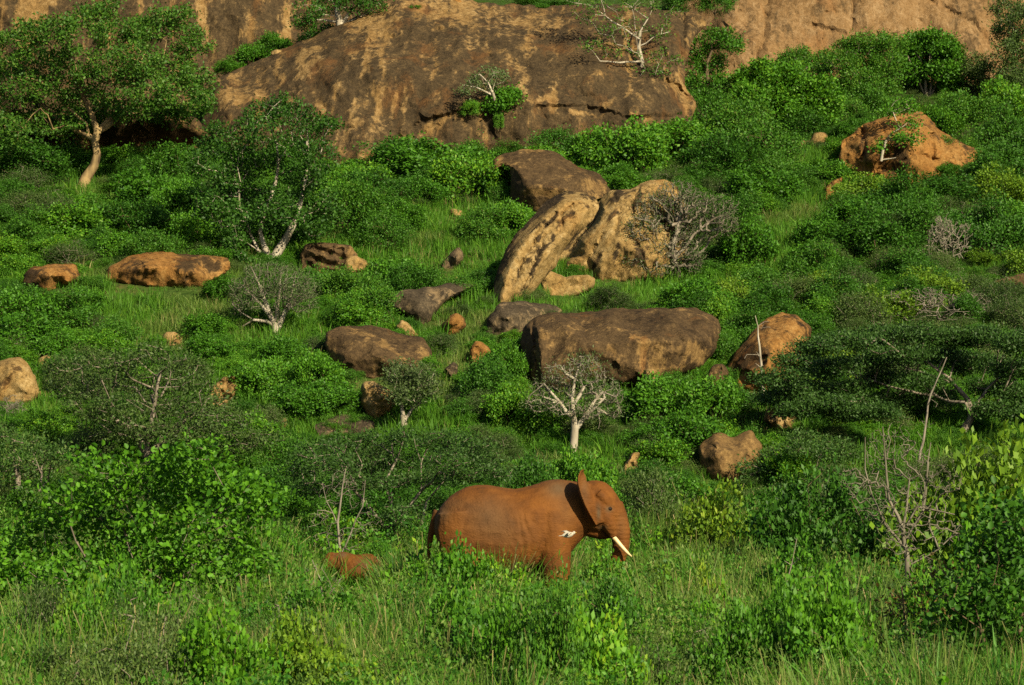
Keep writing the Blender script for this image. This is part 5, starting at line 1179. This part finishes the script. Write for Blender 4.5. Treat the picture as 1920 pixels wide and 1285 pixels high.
# big foreground bushes
fgL = [(200, 880, 46, 26), (260, 890, 46, 26), (330, 875, 40, 28), (370, 850, 24, 22), (400, 890, 40, 26), (440, 905, 36, 26), (120, 935, 44, 26), (180, 930, 46, 28), (250, 940, 50, 28), (320, 930, 50, 28), (390, 945, 46, 26), (90, 985, 50, 30), (160, 985, 54, 30), (230, 990, 54, 30), (310, 985, 54, 30), (380, 990, 50, 28), (440, 985, 36, 24), (60, 1040, 50, 30), (130, 1045, 54, 30), (210, 1050, 54, 30), (290, 1045, 54, 30), (370, 1050, 54, 30), (440, 1040, 44, 28), (480, 1075, 34, 26), (100, 1090, 50, 28), (180, 1100, 50, 28), (260, 1105, 54, 28), (340, 1110, 54, 28), (410, 1110, 50, 28), (30, 1090, 46, 28), (300, 1150, 50, 24), (230, 1160, 40, 22), (370, 1160, 46, 24), (440, 1160, 36, 24), (490, 935, 22, 14), (0, 1060, 40, 34)]
t20 = tree('broadleaf_bush', 'sprawling bright green broad-leaved bush taller than the elephant, in the foreground grass', 'bush', 52.0,
     [[(260, 1238, .06), (265, 1170, .05, .4), (250, 1080, .035, .6), (230, 980, .022, .5)], [(270, 1200, .04, .4), (340, 1100, .03, .5), (390, 980, .022), (455, 905, .016, -.4)], [(255, 1190, .035, .4), (170, 1080, .025, .6), (130, 980, .018)], [(275, 1180, .035, .5), (400, 1120, .025, .4), (470, 1060, .014)]],
     fgL, leaf='near', bark=M_greyb, grow=1.1, dens=24, nleaf=21, L=.092, W=.066, spread=.17, dep=2.6, seed=83, wide=True, r_tip=.006, nparts=240, up=.7)
fgR = [(1880, 960, 40, 26), (1930, 960, 40, 30), (1850, 1000, 44, 26), (1905, 1010, 44, 30), (1830, 1050, 40, 28), (1890, 1060, 46, 30), (1940, 1060, 40, 34), (1860, 1110, 46, 30), (1920, 1120, 46, 34), (1800, 1120, 40, 26), (1790, 1180, 50, 30), (1850, 1180, 54, 34), (1920, 1190, 54, 34), (1740, 1200, 40, 24), (1720, 1250, 54, 30), (1790, 1250, 56, 34), (1860, 1260, 56, 34), (1930, 1260, 56, 34), (1680, 1280, 44, 22), (1760, 1310, 60, 34), (1860, 1330, 70, 34), (1960, 1150, 40, 120), (1990, 1280, 50, 80)]
t21 = tree('broadleaf_bush', 'dark leafy bush with rusty twigs close by in the foreground, below the spiky dead tree', 'bush', 37.0,
     [[(1860, 1400, .07), (1850, 1300, .05), (1840, 1180, .035)], [(1862, 1360, .05), (1910, 1200, .03), (1925, 1050, .018)], [(1855, 1330, .04), (1770, 1230, .02), (1700, 1180, .012)]],
     fgR, leaf='dark', bark=M_stem, dens=34, nleaf=15, L=.075, W=.055, spread=.14, dep=2.2, seed=85, wide=True, r_tip=.005, up=.6)
t21b = tree('bronze_shrub', 'thin shrub of rusty bronze leaves and dry twigs at foot of the spiky dead tree', 'shrub', 39.5, [[(1720, 1330, .03), (1700, 1200, .02), (1690, 1100, .012)], [(1720, 1300, .02), (1770, 1180, .015), (1800, 1080, .008)]],
     [(1680, 1130, 34, 30), (1730, 1110, 34, 30), (1770, 1080, 34, 30), (1700, 1180, 40, 30), (1760, 1160, 40, 30), (1660, 1210, 34, 24), (1720, 1230, 40, 26)], leaf='bronze', bark=M_stem, dens=50, nleaf=4, L=.07, W=.035, spread=.12, dep=1.4, seed=87, r_tip=.004)

# ------------------------------------------------------------------ hillside bushes placed from the photograph: (x, base y, width, height, kind)
KEEP = [([(985, 665), (1180, 665), (1180, 850), (985, 850)], 80), ([(430, 488), (592, 488), (592, 628), (430, 628)], 93.5), ([(700, 675), (830, 675), (830, 812), (700, 812)], 83),
        ([(800, 880), (1190, 880), (1190, 1090), (800, 1090)], 60), ([(475, 400), (590, 400), (590, 500), (475, 500)], 101), ([(125, 235), (205, 235), (205, 358), (125, 358)], 113), ([(1170, 340), (1390, 340), (1390, 522), (1170, 522)], 100),
        ([(1030, 500), (1085, 420), (1121, 385), (1140, 395), (1060, 500)], 106), ([(1400, 590), (1445, 590), (1445, 735), (1400, 735)], 86), ([(1590, 640), (1905, 640), (1905, 840), (1590, 840)], 80)]
OPEN = [[(180, 545), (430, 532), (450, 600), (330, 655), (200, 635)], [(690, 475), (790, 395), (935, 380), (925, 525), (860, 542), (760, 532), (690, 512)], [(875, 560), (912, 560), (905, 640), (852, 700), (870, 860), (815, 860), (815, 700), (870, 620)],
        [(1040, 522), (1292, 522), (1300, 578), (1040, 582)], [(1400, 460), (1465, 385), (1560, 370), (1562, 470), (1490, 520), (1400, 525)], [(1470, 280), (1570, 298), (1560, 342), (1475, 335)], [(1840, 790), (1930, 790), (1930, 880), (1840, 880)], [(60, 750), (120, 740), (150, 810), (70, 820)]]
HAND = [
 (1000, 282, 150, 52, 'dark'), (735, 345, 150, 62, 'dark'), (690, 395, 120, 60, 'dark'), (815, 345, 150, 66, 'leafy'), (880, 375, 120, 70, 'leafy'), (940, 385, 60, 60, 'dark'), (910, 450, 90, 50, 'dark'), (960, 445, 80, 52, 'leafy'), (870, 290, 60, 40, 'thorn'),
 (1120, 320, 90, 60, 'leafy'), (1180, 330, 130, 80, 'leafy'), (1250, 310, 140, 70, 'leafy'), (1330, 265, 130, 70, 'dark'), (1380, 290, 130, 80, 'dark'), (1430, 320, 120, 70, 'dark'), (1350, 345, 150, 70, 'dark'), (1430, 385, 120, 60, 'leafy'), (1380, 440, 90, 60, 'dark'), (1400, 500, 110, 70, 'leafy'), (1330, 520, 120, 80, 'dark'), (1310, 560, 130, 70, 'dark'), (1370, 580, 90, 60, 'yellow'),
 (1625, 385, 110, 45, 'yellow'), (1690, 372, 110, 34, 'yellow'), (1760, 385, 130, 45, 'dark'), (1880, 345, 120, 60, 'dark'), (1880, 290, 110, 70, 'dark'), (1810, 250, 110, 60, 'dark'), (1880, 230, 100, 60, 'leafy'), (1870, 400, 110, 70, 'yellow'), (1680, 420, 140, 70, 'dark'), (1600, 440, 110, 50, 'leafy'), (1640, 490, 150, 75, 'dark'), (1740, 460, 110, 70, 'dark'), (1850, 480, 130, 80, 'dark'), (1540, 470, 90, 50, 'leafy'), (1530, 520, 100, 50, 'leafy'), (1900, 450, 80, 60, 'leafy'),
 (1770, 500, 90, 80, 'bare'), (1740, 612, 160, 60, 'bare'), (1590, 600, 50, 45, 'bare'), (1820, 600, 90, 45, 'bare'), (20, 790, 110, 90, 'bare'), (1650, 610, 110, 55, 'yellow'), (1560, 590, 110, 55, 'dark'), (1480, 575, 110, 50, 'thorn'), (1870, 590, 100, 60, 'thorn'), (1790, 560, 120, 40, 'thorn'), (1900, 620, 90, 50, 'thorn'), (1540, 610, 60, 40, 'leafy'),
 (110, 400, 120, 60, 'leafy'), (190, 405, 120, 60, 'leafy'), (270, 400, 130, 60, 'leafy'), (330, 430, 110, 70, 'leafy'), (250, 450, 130, 60, 'dark'), (140, 460, 130, 60, 'leafy'), (60, 470, 100, 60, 'dark'), (40, 420, 100, 50, 'thorn'), (370, 470, 90, 60, 'leafy'), (660, 440, 120, 70, 'dark'), (720, 470, 90, 50, 'dark'), (640, 405, 90, 60, 'leafy'), (760, 430, 70, 40, 'leafy'), (250, 335, 70, 36, 'dark'), (60, 345, 150, 60, 'dark'), (-10, 330, 120, 60, 'dark'), (330, 345, 120, 55, 'dark'), (240, 365, 130, 45, 'dark'), (100, 375, 110, 36, 'dark'),
 (60, 560, 120, 55, 'dark'), (20, 600, 100, 50, 'dark'), (120, 620, 130, 55, 'dark'), (40, 660, 130, 60, 'leafy'), (110, 680, 90, 45, 'leafy'), (420, 560, 90, 45, 'leafy'), (380, 640, 90, 40, 'leafy'), (590, 560, 60, 60, 'leafy'), (640, 570, 100, 70, 'dark'), (700, 610, 110, 70, 'dark'), (650, 610, 90, 40, 'dark'), (600, 655, 80, 40, 'dark'), (600, 690, 70, 50, 'leafy'), (540, 690, 110, 60, 'leafy'), (480, 670, 90, 50, 'leafy'), (660, 712, 60, 55, 'dark'), (590, 740, 110, 60, 'leafy'), (500, 745, 90, 60, 'leafy'), (620, 780, 100, 50, 'leafy'), (550, 790, 90, 50, 'leafy'), (640, 830, 110, 40, 'dark'),
 (920, 620, 60, 34, 'dark'), (960, 640, 80, 40, 'leafy'), (910, 760, 110, 70, 'dark'), (950, 720, 70, 60, 'leafy'), (960, 800, 90, 60, 'leafy'), (1120, 730, 130, 70, 'leafy'), (1170, 720, 90, 60, 'dark'), (1265, 740, 90, 80, 'dark'), (1320, 790, 110, 70, 'leafy'), (1250, 800, 130, 70, 'leafy'), (1210, 840, 110, 60, 'leafy'), (1290, 860, 120, 70, 'leafy'), (1150, 880, 110, 60, 'leafy'), (1000, 870, 110, 60, 'thorn'), (1240, 890, 110, 50, 'leafy'), (1370, 780, 90, 60, 'dark'), (1345, 620, 60, 50, 'leafy'), (1020, 860, 90, 50, 'dark'), (1300, 700, 90, 46, 'leafy'), (790, 830, 110, 40, 'thorn'), (890, 850, 90, 40, 'thorn'),
 (1850, 880, 120, 60, 'thorn'), (1900, 840, 90, 50, 'yellow'), (1790, 905, 110, 50, 'thorn'),
 (880, 16, 70, 14, 'leafy'), (1000, 20, 90, 26, 'dark'), (1060, 30, 80, 30, 'dark'),
 (1270, 30, 90, 50, 'dark'), (1340, 20, 90, 50, 'dark'),
]
def hidden(u, v, y, pw, ph, need=1):
    sxp = np.array([u, u, u, u - .6 * pw, u + .6 * pw, u - .9 * pw, u + .9 * pw, u - .5 * pw, u + .5 * pw, u]); syp = np.array([v, v - .5 * ph, v - ph, v - .5 * ph, v - .5 * ph, v - .2 * ph, v - .2 * ph, v - .85 * ph, v - .85 * ph, v - .25 * ph])
    return any(d > y - 1.5 and in_poly(sxp, syp, p).sum() > need for p, d in GUARD) or any(d > y and in_poly(sxp, syp, p).any() for p, d in KEEP)
GUARD = [(p, d) for p, d in ROCKS if d < 116] + KEEP
for (x, y, w, h, k) in HAND:
    if y < 60:
        p = at(x, y, 125.4); s = 125.4 / FPX
        add_bush(k, (p.x, p.y, p.z), w * s / 3.1, h * s / 1.85, label=KIND[k][1] + ' on the crest of the granite dome', group='bushes on the crest of the granite dome')
        continue
    gy_ = ground(x, y + 4).y; w, h = w * 1.2, h * 1.3
    for _ in range(4):
        if not hidden(x, y + 4, gy_, w * .5, h, 1): break
        w, h = w * .86, h * .74
    px_bush(k, x, y + 4, w, h)
# tufts of green on the dome itself
for (x, y, w, h, dd, lab) in [(777, 27, 32, 18, 123.4, 'small green shrub in a round hollow high on the granite dome'), (470, 130, 90, 46, 124.6, 'grassy green bush on the dome ridge below the streaked wall'), (430, 140, 60, 28, 124.0, 'low green bush at lower end of the dome ridge'), (510, 105, 70, 40, 124.9, 'green bush behind the tan flake on the dome ridge'), (880, 215, 44, 26, 117.0, 'grassy green tuft hanging at the lip of the dome ledge'), (1018, 20, 26, 14, 124.2, 'tiny bush on the orange lip of the granite dome'), (935, 240, 22, 30, 117.0, 'narrow green creeper hanging below the dome ledge')]:
    p = at(x, y, dd); s = dd / FPX
    add_bush('leafy', (p.x, p.y, p.z), w * s / 3.1, h * s / 1.85, label=lab)

# --- foreground shrubs and bushes near the elephants
FG = [(850, 1090, 70, 80, 'near', 56.5, 'bright leafy shrub screening the elephant hind leg'), (945, 1100, 80, 50, 'near', 56.5, 'low bright shrub screening the elephant belly'), (768, 1130, 100, 66, 'leafy', 57.0, 'dark leafy shrub between the calf and the large elephant'), (1350, 1010, 170, 100, 'yellow', 66.0, 'yellow-green shrub with upright leaf tufts ahead of the elephant'), (1230, 960, 130, 90, 'thorn', 69.0, 'bronze-olive bush just beyond the elephant trunk'),
      (1045, 1130, 120, 50, 'leafy', 57.6, 'low leafy shrub screening the elephant forefeet'), (1250, 1150, 130, 80, 'yellow', 53.0, 'low yellow-green bush in grass ahead of elephant'), (700, 1240, 170, 90, 'leafy', 46.0, 'dark green leafy clump in the near grass behind the elephant'), (920, 1285, 260, 110, 'leafy', 43.0, 'broad leafy clump in the near grass below the elephant'), (1400, 1290, 240, 130, 'leafy', 42.0, 'mid-green clump in the near grass below the yellow-green shrub'), (560, 1080, 80, 50, 'leafy', 62.0, 'leafy bush hiding the head of elephant calf'), (640, 1140, 110, 46, 'near', 58.0, 'broad-leaved herb clump in front of the elephant calf'), (1150, 1130, 150, 86, 'leafy', 58.2, 'leafy green herb clump under the elephant trunk'), (1530, 1010, 140, 120, 'dark', 62.0, 'dark green bush uphill of the spiky dead tree'), (1450, 1010, 120, 90, 'dark', 66.0, 'dark bush touching the low acacia thicket'), (1820, 960, 160, 130, 'yellow', 60.0, 'loose yellow-olive bush uphill of the near dark bush'), (1915, 1010, 130, 100, 'near', 54.0, 'bright green broad-leaved bush beside the spiky dead tree'), (1590, 960, 110, 90, 'thorn', 66.0, 'grey thorn bush behind the spiky dead tree'), (1000, 905, 120, 50, 'dark', 72.0, 'dark bush peeking over the elephant back'), (1090, 890, 110, 60, 'leafy', 73.0, 'leafy bush behind the elephant raised ear'),
      (60, 1260, 200, 110, 'near', 45.0, 'low broad-leaved growth at foot of the sprawling foreground bush'), (500, 1200, 160, 100, 'near', 50.0, 'broad-leaved growth beside the sprawling foreground bush'), (1480, 1110, 130, 90, 'leafy', 52.0, 'green herb clump in the grass downhill of the dark acacia thicket'), (1640, 1170, 120, 90, 'leafy', 46.0, 'leafy herb clump below the spiky dead tree'), (1140, 1230, 170, 80, 'near', 47.0, 'bright herb clump in the near grass below the elephant trunk')]
for (x, y, w, h, k, dd, lab) in FG:
    z = float(terr(at(x, y, dd).x, dd)); x_ = at(x, y, dd).x; s = dd / FPX
    top = at(x, y - h, dd).z - z
    sz = max(.3, top) / 2.0
    add_bush(k, (x_, dd, z), max(w * s / 3.1, sz * .58), sz, label=lab)

SEEN = [([(582, 1050), (640, 1034), (730, 1048), (738, 1086), (585, 1086)], 65.3), ([(950, 1010), (1085, 1000), (1085, 1078), (950, 1070)], 59.5), ([(1085, 990), (1190, 1000), (1190, 1046), (1085, 1046)], 59.5)]
LAND += [('large elephant', Vector((1.0, 60, 0))), ('elephant calf', Vector((-3.6, 65.6, .5))), ('sprawling foreground bush', Vector(t20.location)), ('near dark bush', Vector(t21.location)), ('spiky dead tree', Vector((6.6, 50.5, 0)))]
rg = np.random.default_rng(19)
cnt, tries = 0, 0
while cnt < 120 and tries < 9000:
    tries += 1
    y = rg.uniform(34, 67); x = rg.uniform(-1, 1) * y * 960 / FPX; z = float(terr(x, y))
    sx = rg.uniform(.26, .62); sz = rg.uniform(.55, .98)
    u, v = to_px((x, y, z + 2.1 * sz)); rp_ = sx * 1.6 * FPX / y
    if v < 1000 and 700 < u < 1250: continue
    if any(y < d_ and in_poly(np.repeat([u - rp_, u - rp_ / 2, u, u + rp_ / 2, u + rp_], 6), np.tile(v + np.arange(6) * 18.0, 5), p_).any() for p_, d_ in SEEN + [([(800, 880), (1190, 880), (1190, 1075), (800, 1075)], 60)]): continue
    if any((b - Vector((x, y, z))).length < .5 * (r + sx * 1.5) for b, r in BUSH): continue
    k = ['near', 'leafy', 'dark', 'thorn', 'yellow'][int(rg.choice(5, p=[.22, .3, .2, .18, .1]))]
    add_bush(k, (x, y, z), sx, sz); cnt += 1
# --- fill: more bushes of the same kinds wherever the slope is not open grass, rock or a named tree
rf = np.random.default_rng(77)
nfill = {'leafy': 0, 'dark': 0, 'thorn': 0, 'yellow': 0}
tries = 0
while sum(nfill.values()) < 470 and tries < 24000:
    tries += 1
    y = rf.uniform(68, 134); x = rf.uniform(-1, 1) * (y * 980 / FPX)
    z = float(terr(x, y)); u, v = to_px((x, y, z))
    if v < 190 or (v < 300 and u < 1290): continue
    sx = rf.uniform(.32, .80) * (0.8 if v > 700 else 1.0); sz = sx * rf.uniform(.75, 1.1)
    if any(in_poly(np.array([u]), np.array([v]), o)[0] for o in OPEN): continue
    if any((b - Vector((x, y, z))).length < .48 * (r + sx * 1.5) for b, r in BUSH): continue
    pw, ph = sx * 1.55 * FPX / y, sz * 1.85 * FPX / y
    if hidden(u, v, y, pw, ph, 0): continue
    q = rf.random()
    k = ('dark' if q < .5 else 'leafy' if q < .85 else 'thorn') if v < 620 else ('dark' if q < .35 else 'leafy' if q < .65 else 'thorn')
    if u > 1500 and v > 430: k = 'thorn' if q < .5 else 'dark' if q < .85 else 'yellow'
    nfill[k] += 1
    add_bush(k, (x, y, z), sx, sz)

# ------------------------------------------------------------------ ground cover nobody could count
def blade_tuft(name, n, H, wid, spread, mat, seed, bend=.35, heads=False):
    r_ = np.random.default_rng(seed)
    a = r_.uniform(0, 6.28, n); q = spread * np.sqrt(r_.uniform(0, 1, n))
    P = np.stack([q * np.cos(a), q * np.sin(a), np.full(n, -.04)], -1)
    h = H * r_.uniform(.55, 1.1, n); ln = r_.uniform(.05, bend, n); b = a + r_.normal(0, .7, n)
    D = np.stack([np.cos(b), np.sin(b), 0 * b], -1); c = r_.uniform(0, 6.28, n); S = np.stack([np.cos(c), np.sin(c), 0 * c], -1)
    w = wid * r_.uniform(.6, 1.2, n)
    rows = []
    for f, wf in ((0, .7), (.4, 1.), (.75, .75), (1., .08)):
        C = P + np.array([0, 0, 1.]) * (h * (f - .25 * ln * f * f))[:, None] + D * (h * ln * f * f)[:, None]
        if heads and f == .75: wf = .5
        if heads and f == 1.: wf = 1.3
        rows += [C - S * (w * wf / 2)[:, None], C + S * (w * wf / 2)[:, None]]
    V = np.stack(rows, 1).reshape(-1, 3)
    b0 = (np.arange(n) * 8)[:, None]
    Q_ = np.concatenate([b0 + np.array([[k, k + 1, k + 3, k + 2]]) for k in (0, 2, 4)])
    o = bpy.data.objects.new(name, mesh_np(name, V, Q_, mat=M_lf[mat], attrs={'tint': np.repeat(r_.uniform(0, 1, n), 8)}))
    return o
def forb(name, H, nst, nl, L, W, mat, seed, spread=.16, wide=False):
    r_ = np.random.default_rng(seed)
    C = []
    for k in range(nst):
        a = r_.uniform(0, 6.28); q = spread * r_.uniform(.2, 1); h = H * r_.uniform(.6, 1.1)
        for f in np.linspace(.15, 1, 6): C.append((q * (1 + f) * math.cos(a), q * (1 + f) * math.sin(a), h * f))
    V, Q_, tint = leaf_geo(np.array(C), nl, .045, L, W, (0, 0, H * .3), seed=seed, up=.9, wide=wide)
    return bpy.data.objects.new(name, mesh_np(name, V, Q_, mat=M_lf[mat], attrs={'tint': tint}))

def stuff(name, label, cat, srcs, P, rot, scl, idx):
    c = bpy.data.collections.new(name + '_sources')
    for k, o in enumerate(srcs):
        o.name = '%s_source_%02d' % (name, k); c.objects.link(o)
    m = bpy.data.meshes.new(name); n = len(P)
    m.vertices.add(n); m.vertices.foreach_set('co', np.asarray(P, np.float32).ravel())
    a = m.attributes.new('rot', 'FLOAT_VECTOR', 'POINT'); a.data.foreach_set('vector', np.asarray(rot, np.float32).ravel())
    a = m.attributes.new('scl', 'FLOAT_VECTOR', 'POINT'); a.data.foreach_set('vector', np.asarray(scl, np.float32).ravel())
    a = m.attributes.new('idx', 'INT', 'POINT'); a.data.foreach_set('value', np.asarray(idx, np.int32))
    m.update()
    o = obj(name, m)
    g_ = bpy.data.node_groups.new(name, 'GeometryNodeTree')
    g_.interface.new_socket('Geometry', in_out='INPUT', socket_type='NodeSocketGeometry'); g_.interface.new_socket('Geometry', in_out='OUTPUT', socket_type='NodeSocketGeometry')
    N, L = g_.nodes, g_.links
    gi, go = N.new('NodeGroupInput'), N.new('NodeGroupOutput')
    ci = N.new('GeometryNodeCollectionInfo'); ci.inputs['Collection'].default_value = c; ci.inputs['Separate Children'].default_value = True; ci.inputs['Reset Children'].default_value = True
    ip = N.new('GeometryNodeInstanceOnPoints'); ip.inputs['Pick Instance'].default_value = True
    def na(nm, ty):
        x = N.new('GeometryNodeInputNamedAttribute'); x.data_type = ty; x.inputs['Name'].default_value = nm
        return x.outputs['Attribute']
    L.new(gi.outputs[0], ip.inputs['Points']); L.new(ci.outputs[0], ip.inputs['Instance'])
    L.new(na('idx', 'INT'), ip.inputs['Instance Index']); L.new(na('rot', 'FLOAT_VECTOR'), ip.inputs['Rotation']); L.new(na('scl', 'FLOAT_VECTOR'), ip.inputs['Scale'])
    L.new(ip.outputs[0], go.inputs[0])
    md = o.modifiers.new('scatter', 'NODES'); md.node_group = g_
    return tag(o, label, cat, kind='stuff')

def wedge(n, y0, y1, r_, margin=1.5):
    y = np.sqrt(r_.uniform(y0 * y0, y1 * y1, n)); x = r_.uniform(-1, 1, n) * (y * 970 / FPX + margin)
    return x, y, terr(x, y)
def clear(x, y, z, h):
    """leave out the tufts of height h that would stand in front of the elephants' backs and flanks"""
    ok = np.ones(len(x), bool)
    for f in (.35, .5, .65, .8, .95, 1.12):
        U, V_ = to_px((x, y, z + h * f))
        for p_, d_ in SEEN: ok &= ~(in_poly(U, V_, p_) & (y < d_))
    return ok
def common(n, r_, s0, s1, tall=(.8, 1.25)):
    rot = np.stack([r_.normal(0, .10, n), r_.normal(0, .10, n), r_.uniform(0, 6.28, n)], -1)
    s = r_.uniform(s0, s1, n)
    return rot, np.stack([s, s, s * r_.uniform(*tall, n)], -1)

rs = np.random.default_rng(3)
# hillside grass
n = 46000
x, y, z = wedge(n, 64, 140, rs)
U, Vp = to_px((x, y, z)); ok = np.ones(n, bool); low_ = np.zeros(n, bool)
for p_, d_ in [q for q in ROCKS if q[1] < 116]:
    for hh in (.1, .22, .36, .5):
        hit = in_poly(U, Vp - hh * FPX / y, p_) & (y < d_)
        if hh < .15: ok &= ~hit
        low_ |= hit
x, y, z, low_ = x[ok], y[ok], z[ok], low_[ok]; n = len(x)
rot, scl = common(n, rs, .6, 1.25)
scl[low_] *= .38
pn = fbm(np.stack([x * .22, y * .22, 0 * x], -1), 3, 31)
idx = np.where(pn > .25, 2, np.where(rs.random(n) < .25, 1, 0)); idx = np.where(rs.random(n) < .06, 3, idx)
stuff('hillside_grass', 'lush green grass covering the slope between rocks and bushes', 'grass',
      [blade_tuft('a', 40, .36, .020, .34, 'hillgrass', 1, .8), blade_tuft('b', 34, .46, .024, .32, 'hillgrass', 2, .7), blade_tuft('c', 40, .32, .018, .36, 'grassy', 3, .8), blade_tuft('d', 10, .5, .012, .2, 'straw', 4)], np.stack([x, y, z], -1), rot, scl, idx)
# low growth on the hillside
n = 12000
x, y, z = wedge(n, 66, 140, rs)
U, Vp = to_px((x, y, z))
ok = np.ones(n, bool)
for o_ in OPEN: ok &= ~in_poly(U, Vp, o_)
for p_, d_ in GUARD:
    for hh in (.15, .35, .6): ok &= ~(in_poly(U, Vp - hh * FPX / y, p_) & (y < d_))
x, y, z, U, Vp = x[ok], y[ok], z[ok], U[ok], Vp[ok]; n = len(x)
rot, scl = common(n, rs, .13, .34, (.6, 1.0))
pn = fbm(np.stack([x * .18, y * .18, 0 * x], -1), 3, 41)
idx = np.where(pn > .15, rs.integers(0, 2, n), np.where(pn > -.25, rs.integers(2, 4, n), rs.integers(4, 6, n)))
stuff('undergrowth', 'low tangled green undergrowth filling gaps between the hillside bushes', 'undergrowth',
      [bpy.data.objects.new('u', PROTO[k][0]) for k in (('leafy', 0), ('leafy', 1), ('dark', 0), ('dark', 1), ('thorn', 0), ('thorn', 1))], np.stack([x, y, z - .08], -1), rot, scl, idx)
# plain: tall grass and herbs round the elephants
n = 30000
x, y, z = wedge(n, 31, 69, rs)
rot, scl = common(n, rs, .75, 1.2)
scl *= np.clip(.98 + (y - 34) / 100, .95, 1.2)[:, None]
scl *= (1 + .38 * fbm(np.stack([x * .5, y * .5, 0 * x], -1), 2, 71))[:, None]
pn = fbm(np.stack([x * .35, y * .35, 0 * x], -1), 3, 51)
q = rs.random(n)
idx = np.where(pn + .25 * (x > 2) > -.05, np.where(q < .62, 1, np.where(q < .9, 0, 2)), np.where(q < .45, 0, np.where(q < .75, 3, 1)))
idx = np.where(rs.random(n) < .10, 2, idx)
ok = clear(x, y, z, scl[:, 2] * np.array([.85, .88, .9, .8])[idx])
x, y, z, rot, scl, idx = x[ok], y[ok], z[ok], rot[ok], scl[ok], idx[ok]
stuff('tall_grass', 'tall mixed green and straw-coloured grass of the plain around the elephants', 'grass',
      [blade_tuft('a', 26, .85, .018, .26, 'grass', 11, .7), blade_tuft('b', 30, .88, .014, .26, 'grassy', 12, .6), blade_tuft('c', 8, .9, .007, .24, 'straw', 13, .8, True), blade_tuft('d', 16, .80, .032, .24, 'forb', 14, .6)], np.stack([x, y, z], -1), rot, scl, idx)
n = 15000
x, y, z = wedge(n, 31, 69, rs)
pn = fbm(np.stack([x * .4, y * .4, 0 * x], -1), 3, 61)
ok = rs.random(n) < np.clip(.42 + 1.5 * pn, .05, 1)
x, y, z = x[ok], y[ok], z[ok]; n = len(x)
rot, scl = common(n, rs, .5, 1.25)
scl *= np.clip(.9 + (y - 34) / 80, .85, 1.2)[:, None]
ok = clear(x, y, z, scl[:, 2] * 1.0)
x, y, z, rot, scl = x[ok], y[ok], z[ok], rot[ok], scl[ok]; n = len(x)
stuff('herb_layer', 'leafy green herbs mixed through the tall grass of the plain', 'herbs',
      [forb('a', .85, 8, 10, .065, .036, 'forb', 21), forb('b', .75, 10, 9, .075, .05, 'near', 22, .22), forb('c', 1.0, 8, 10, .06, .022, 'grassy', 23), forb('d', .7, 10, 10, .06, .04, 'leafy', 24, .24)], np.stack([x, y, z], -1), rot, scl, rs.integers(0, 4, n))
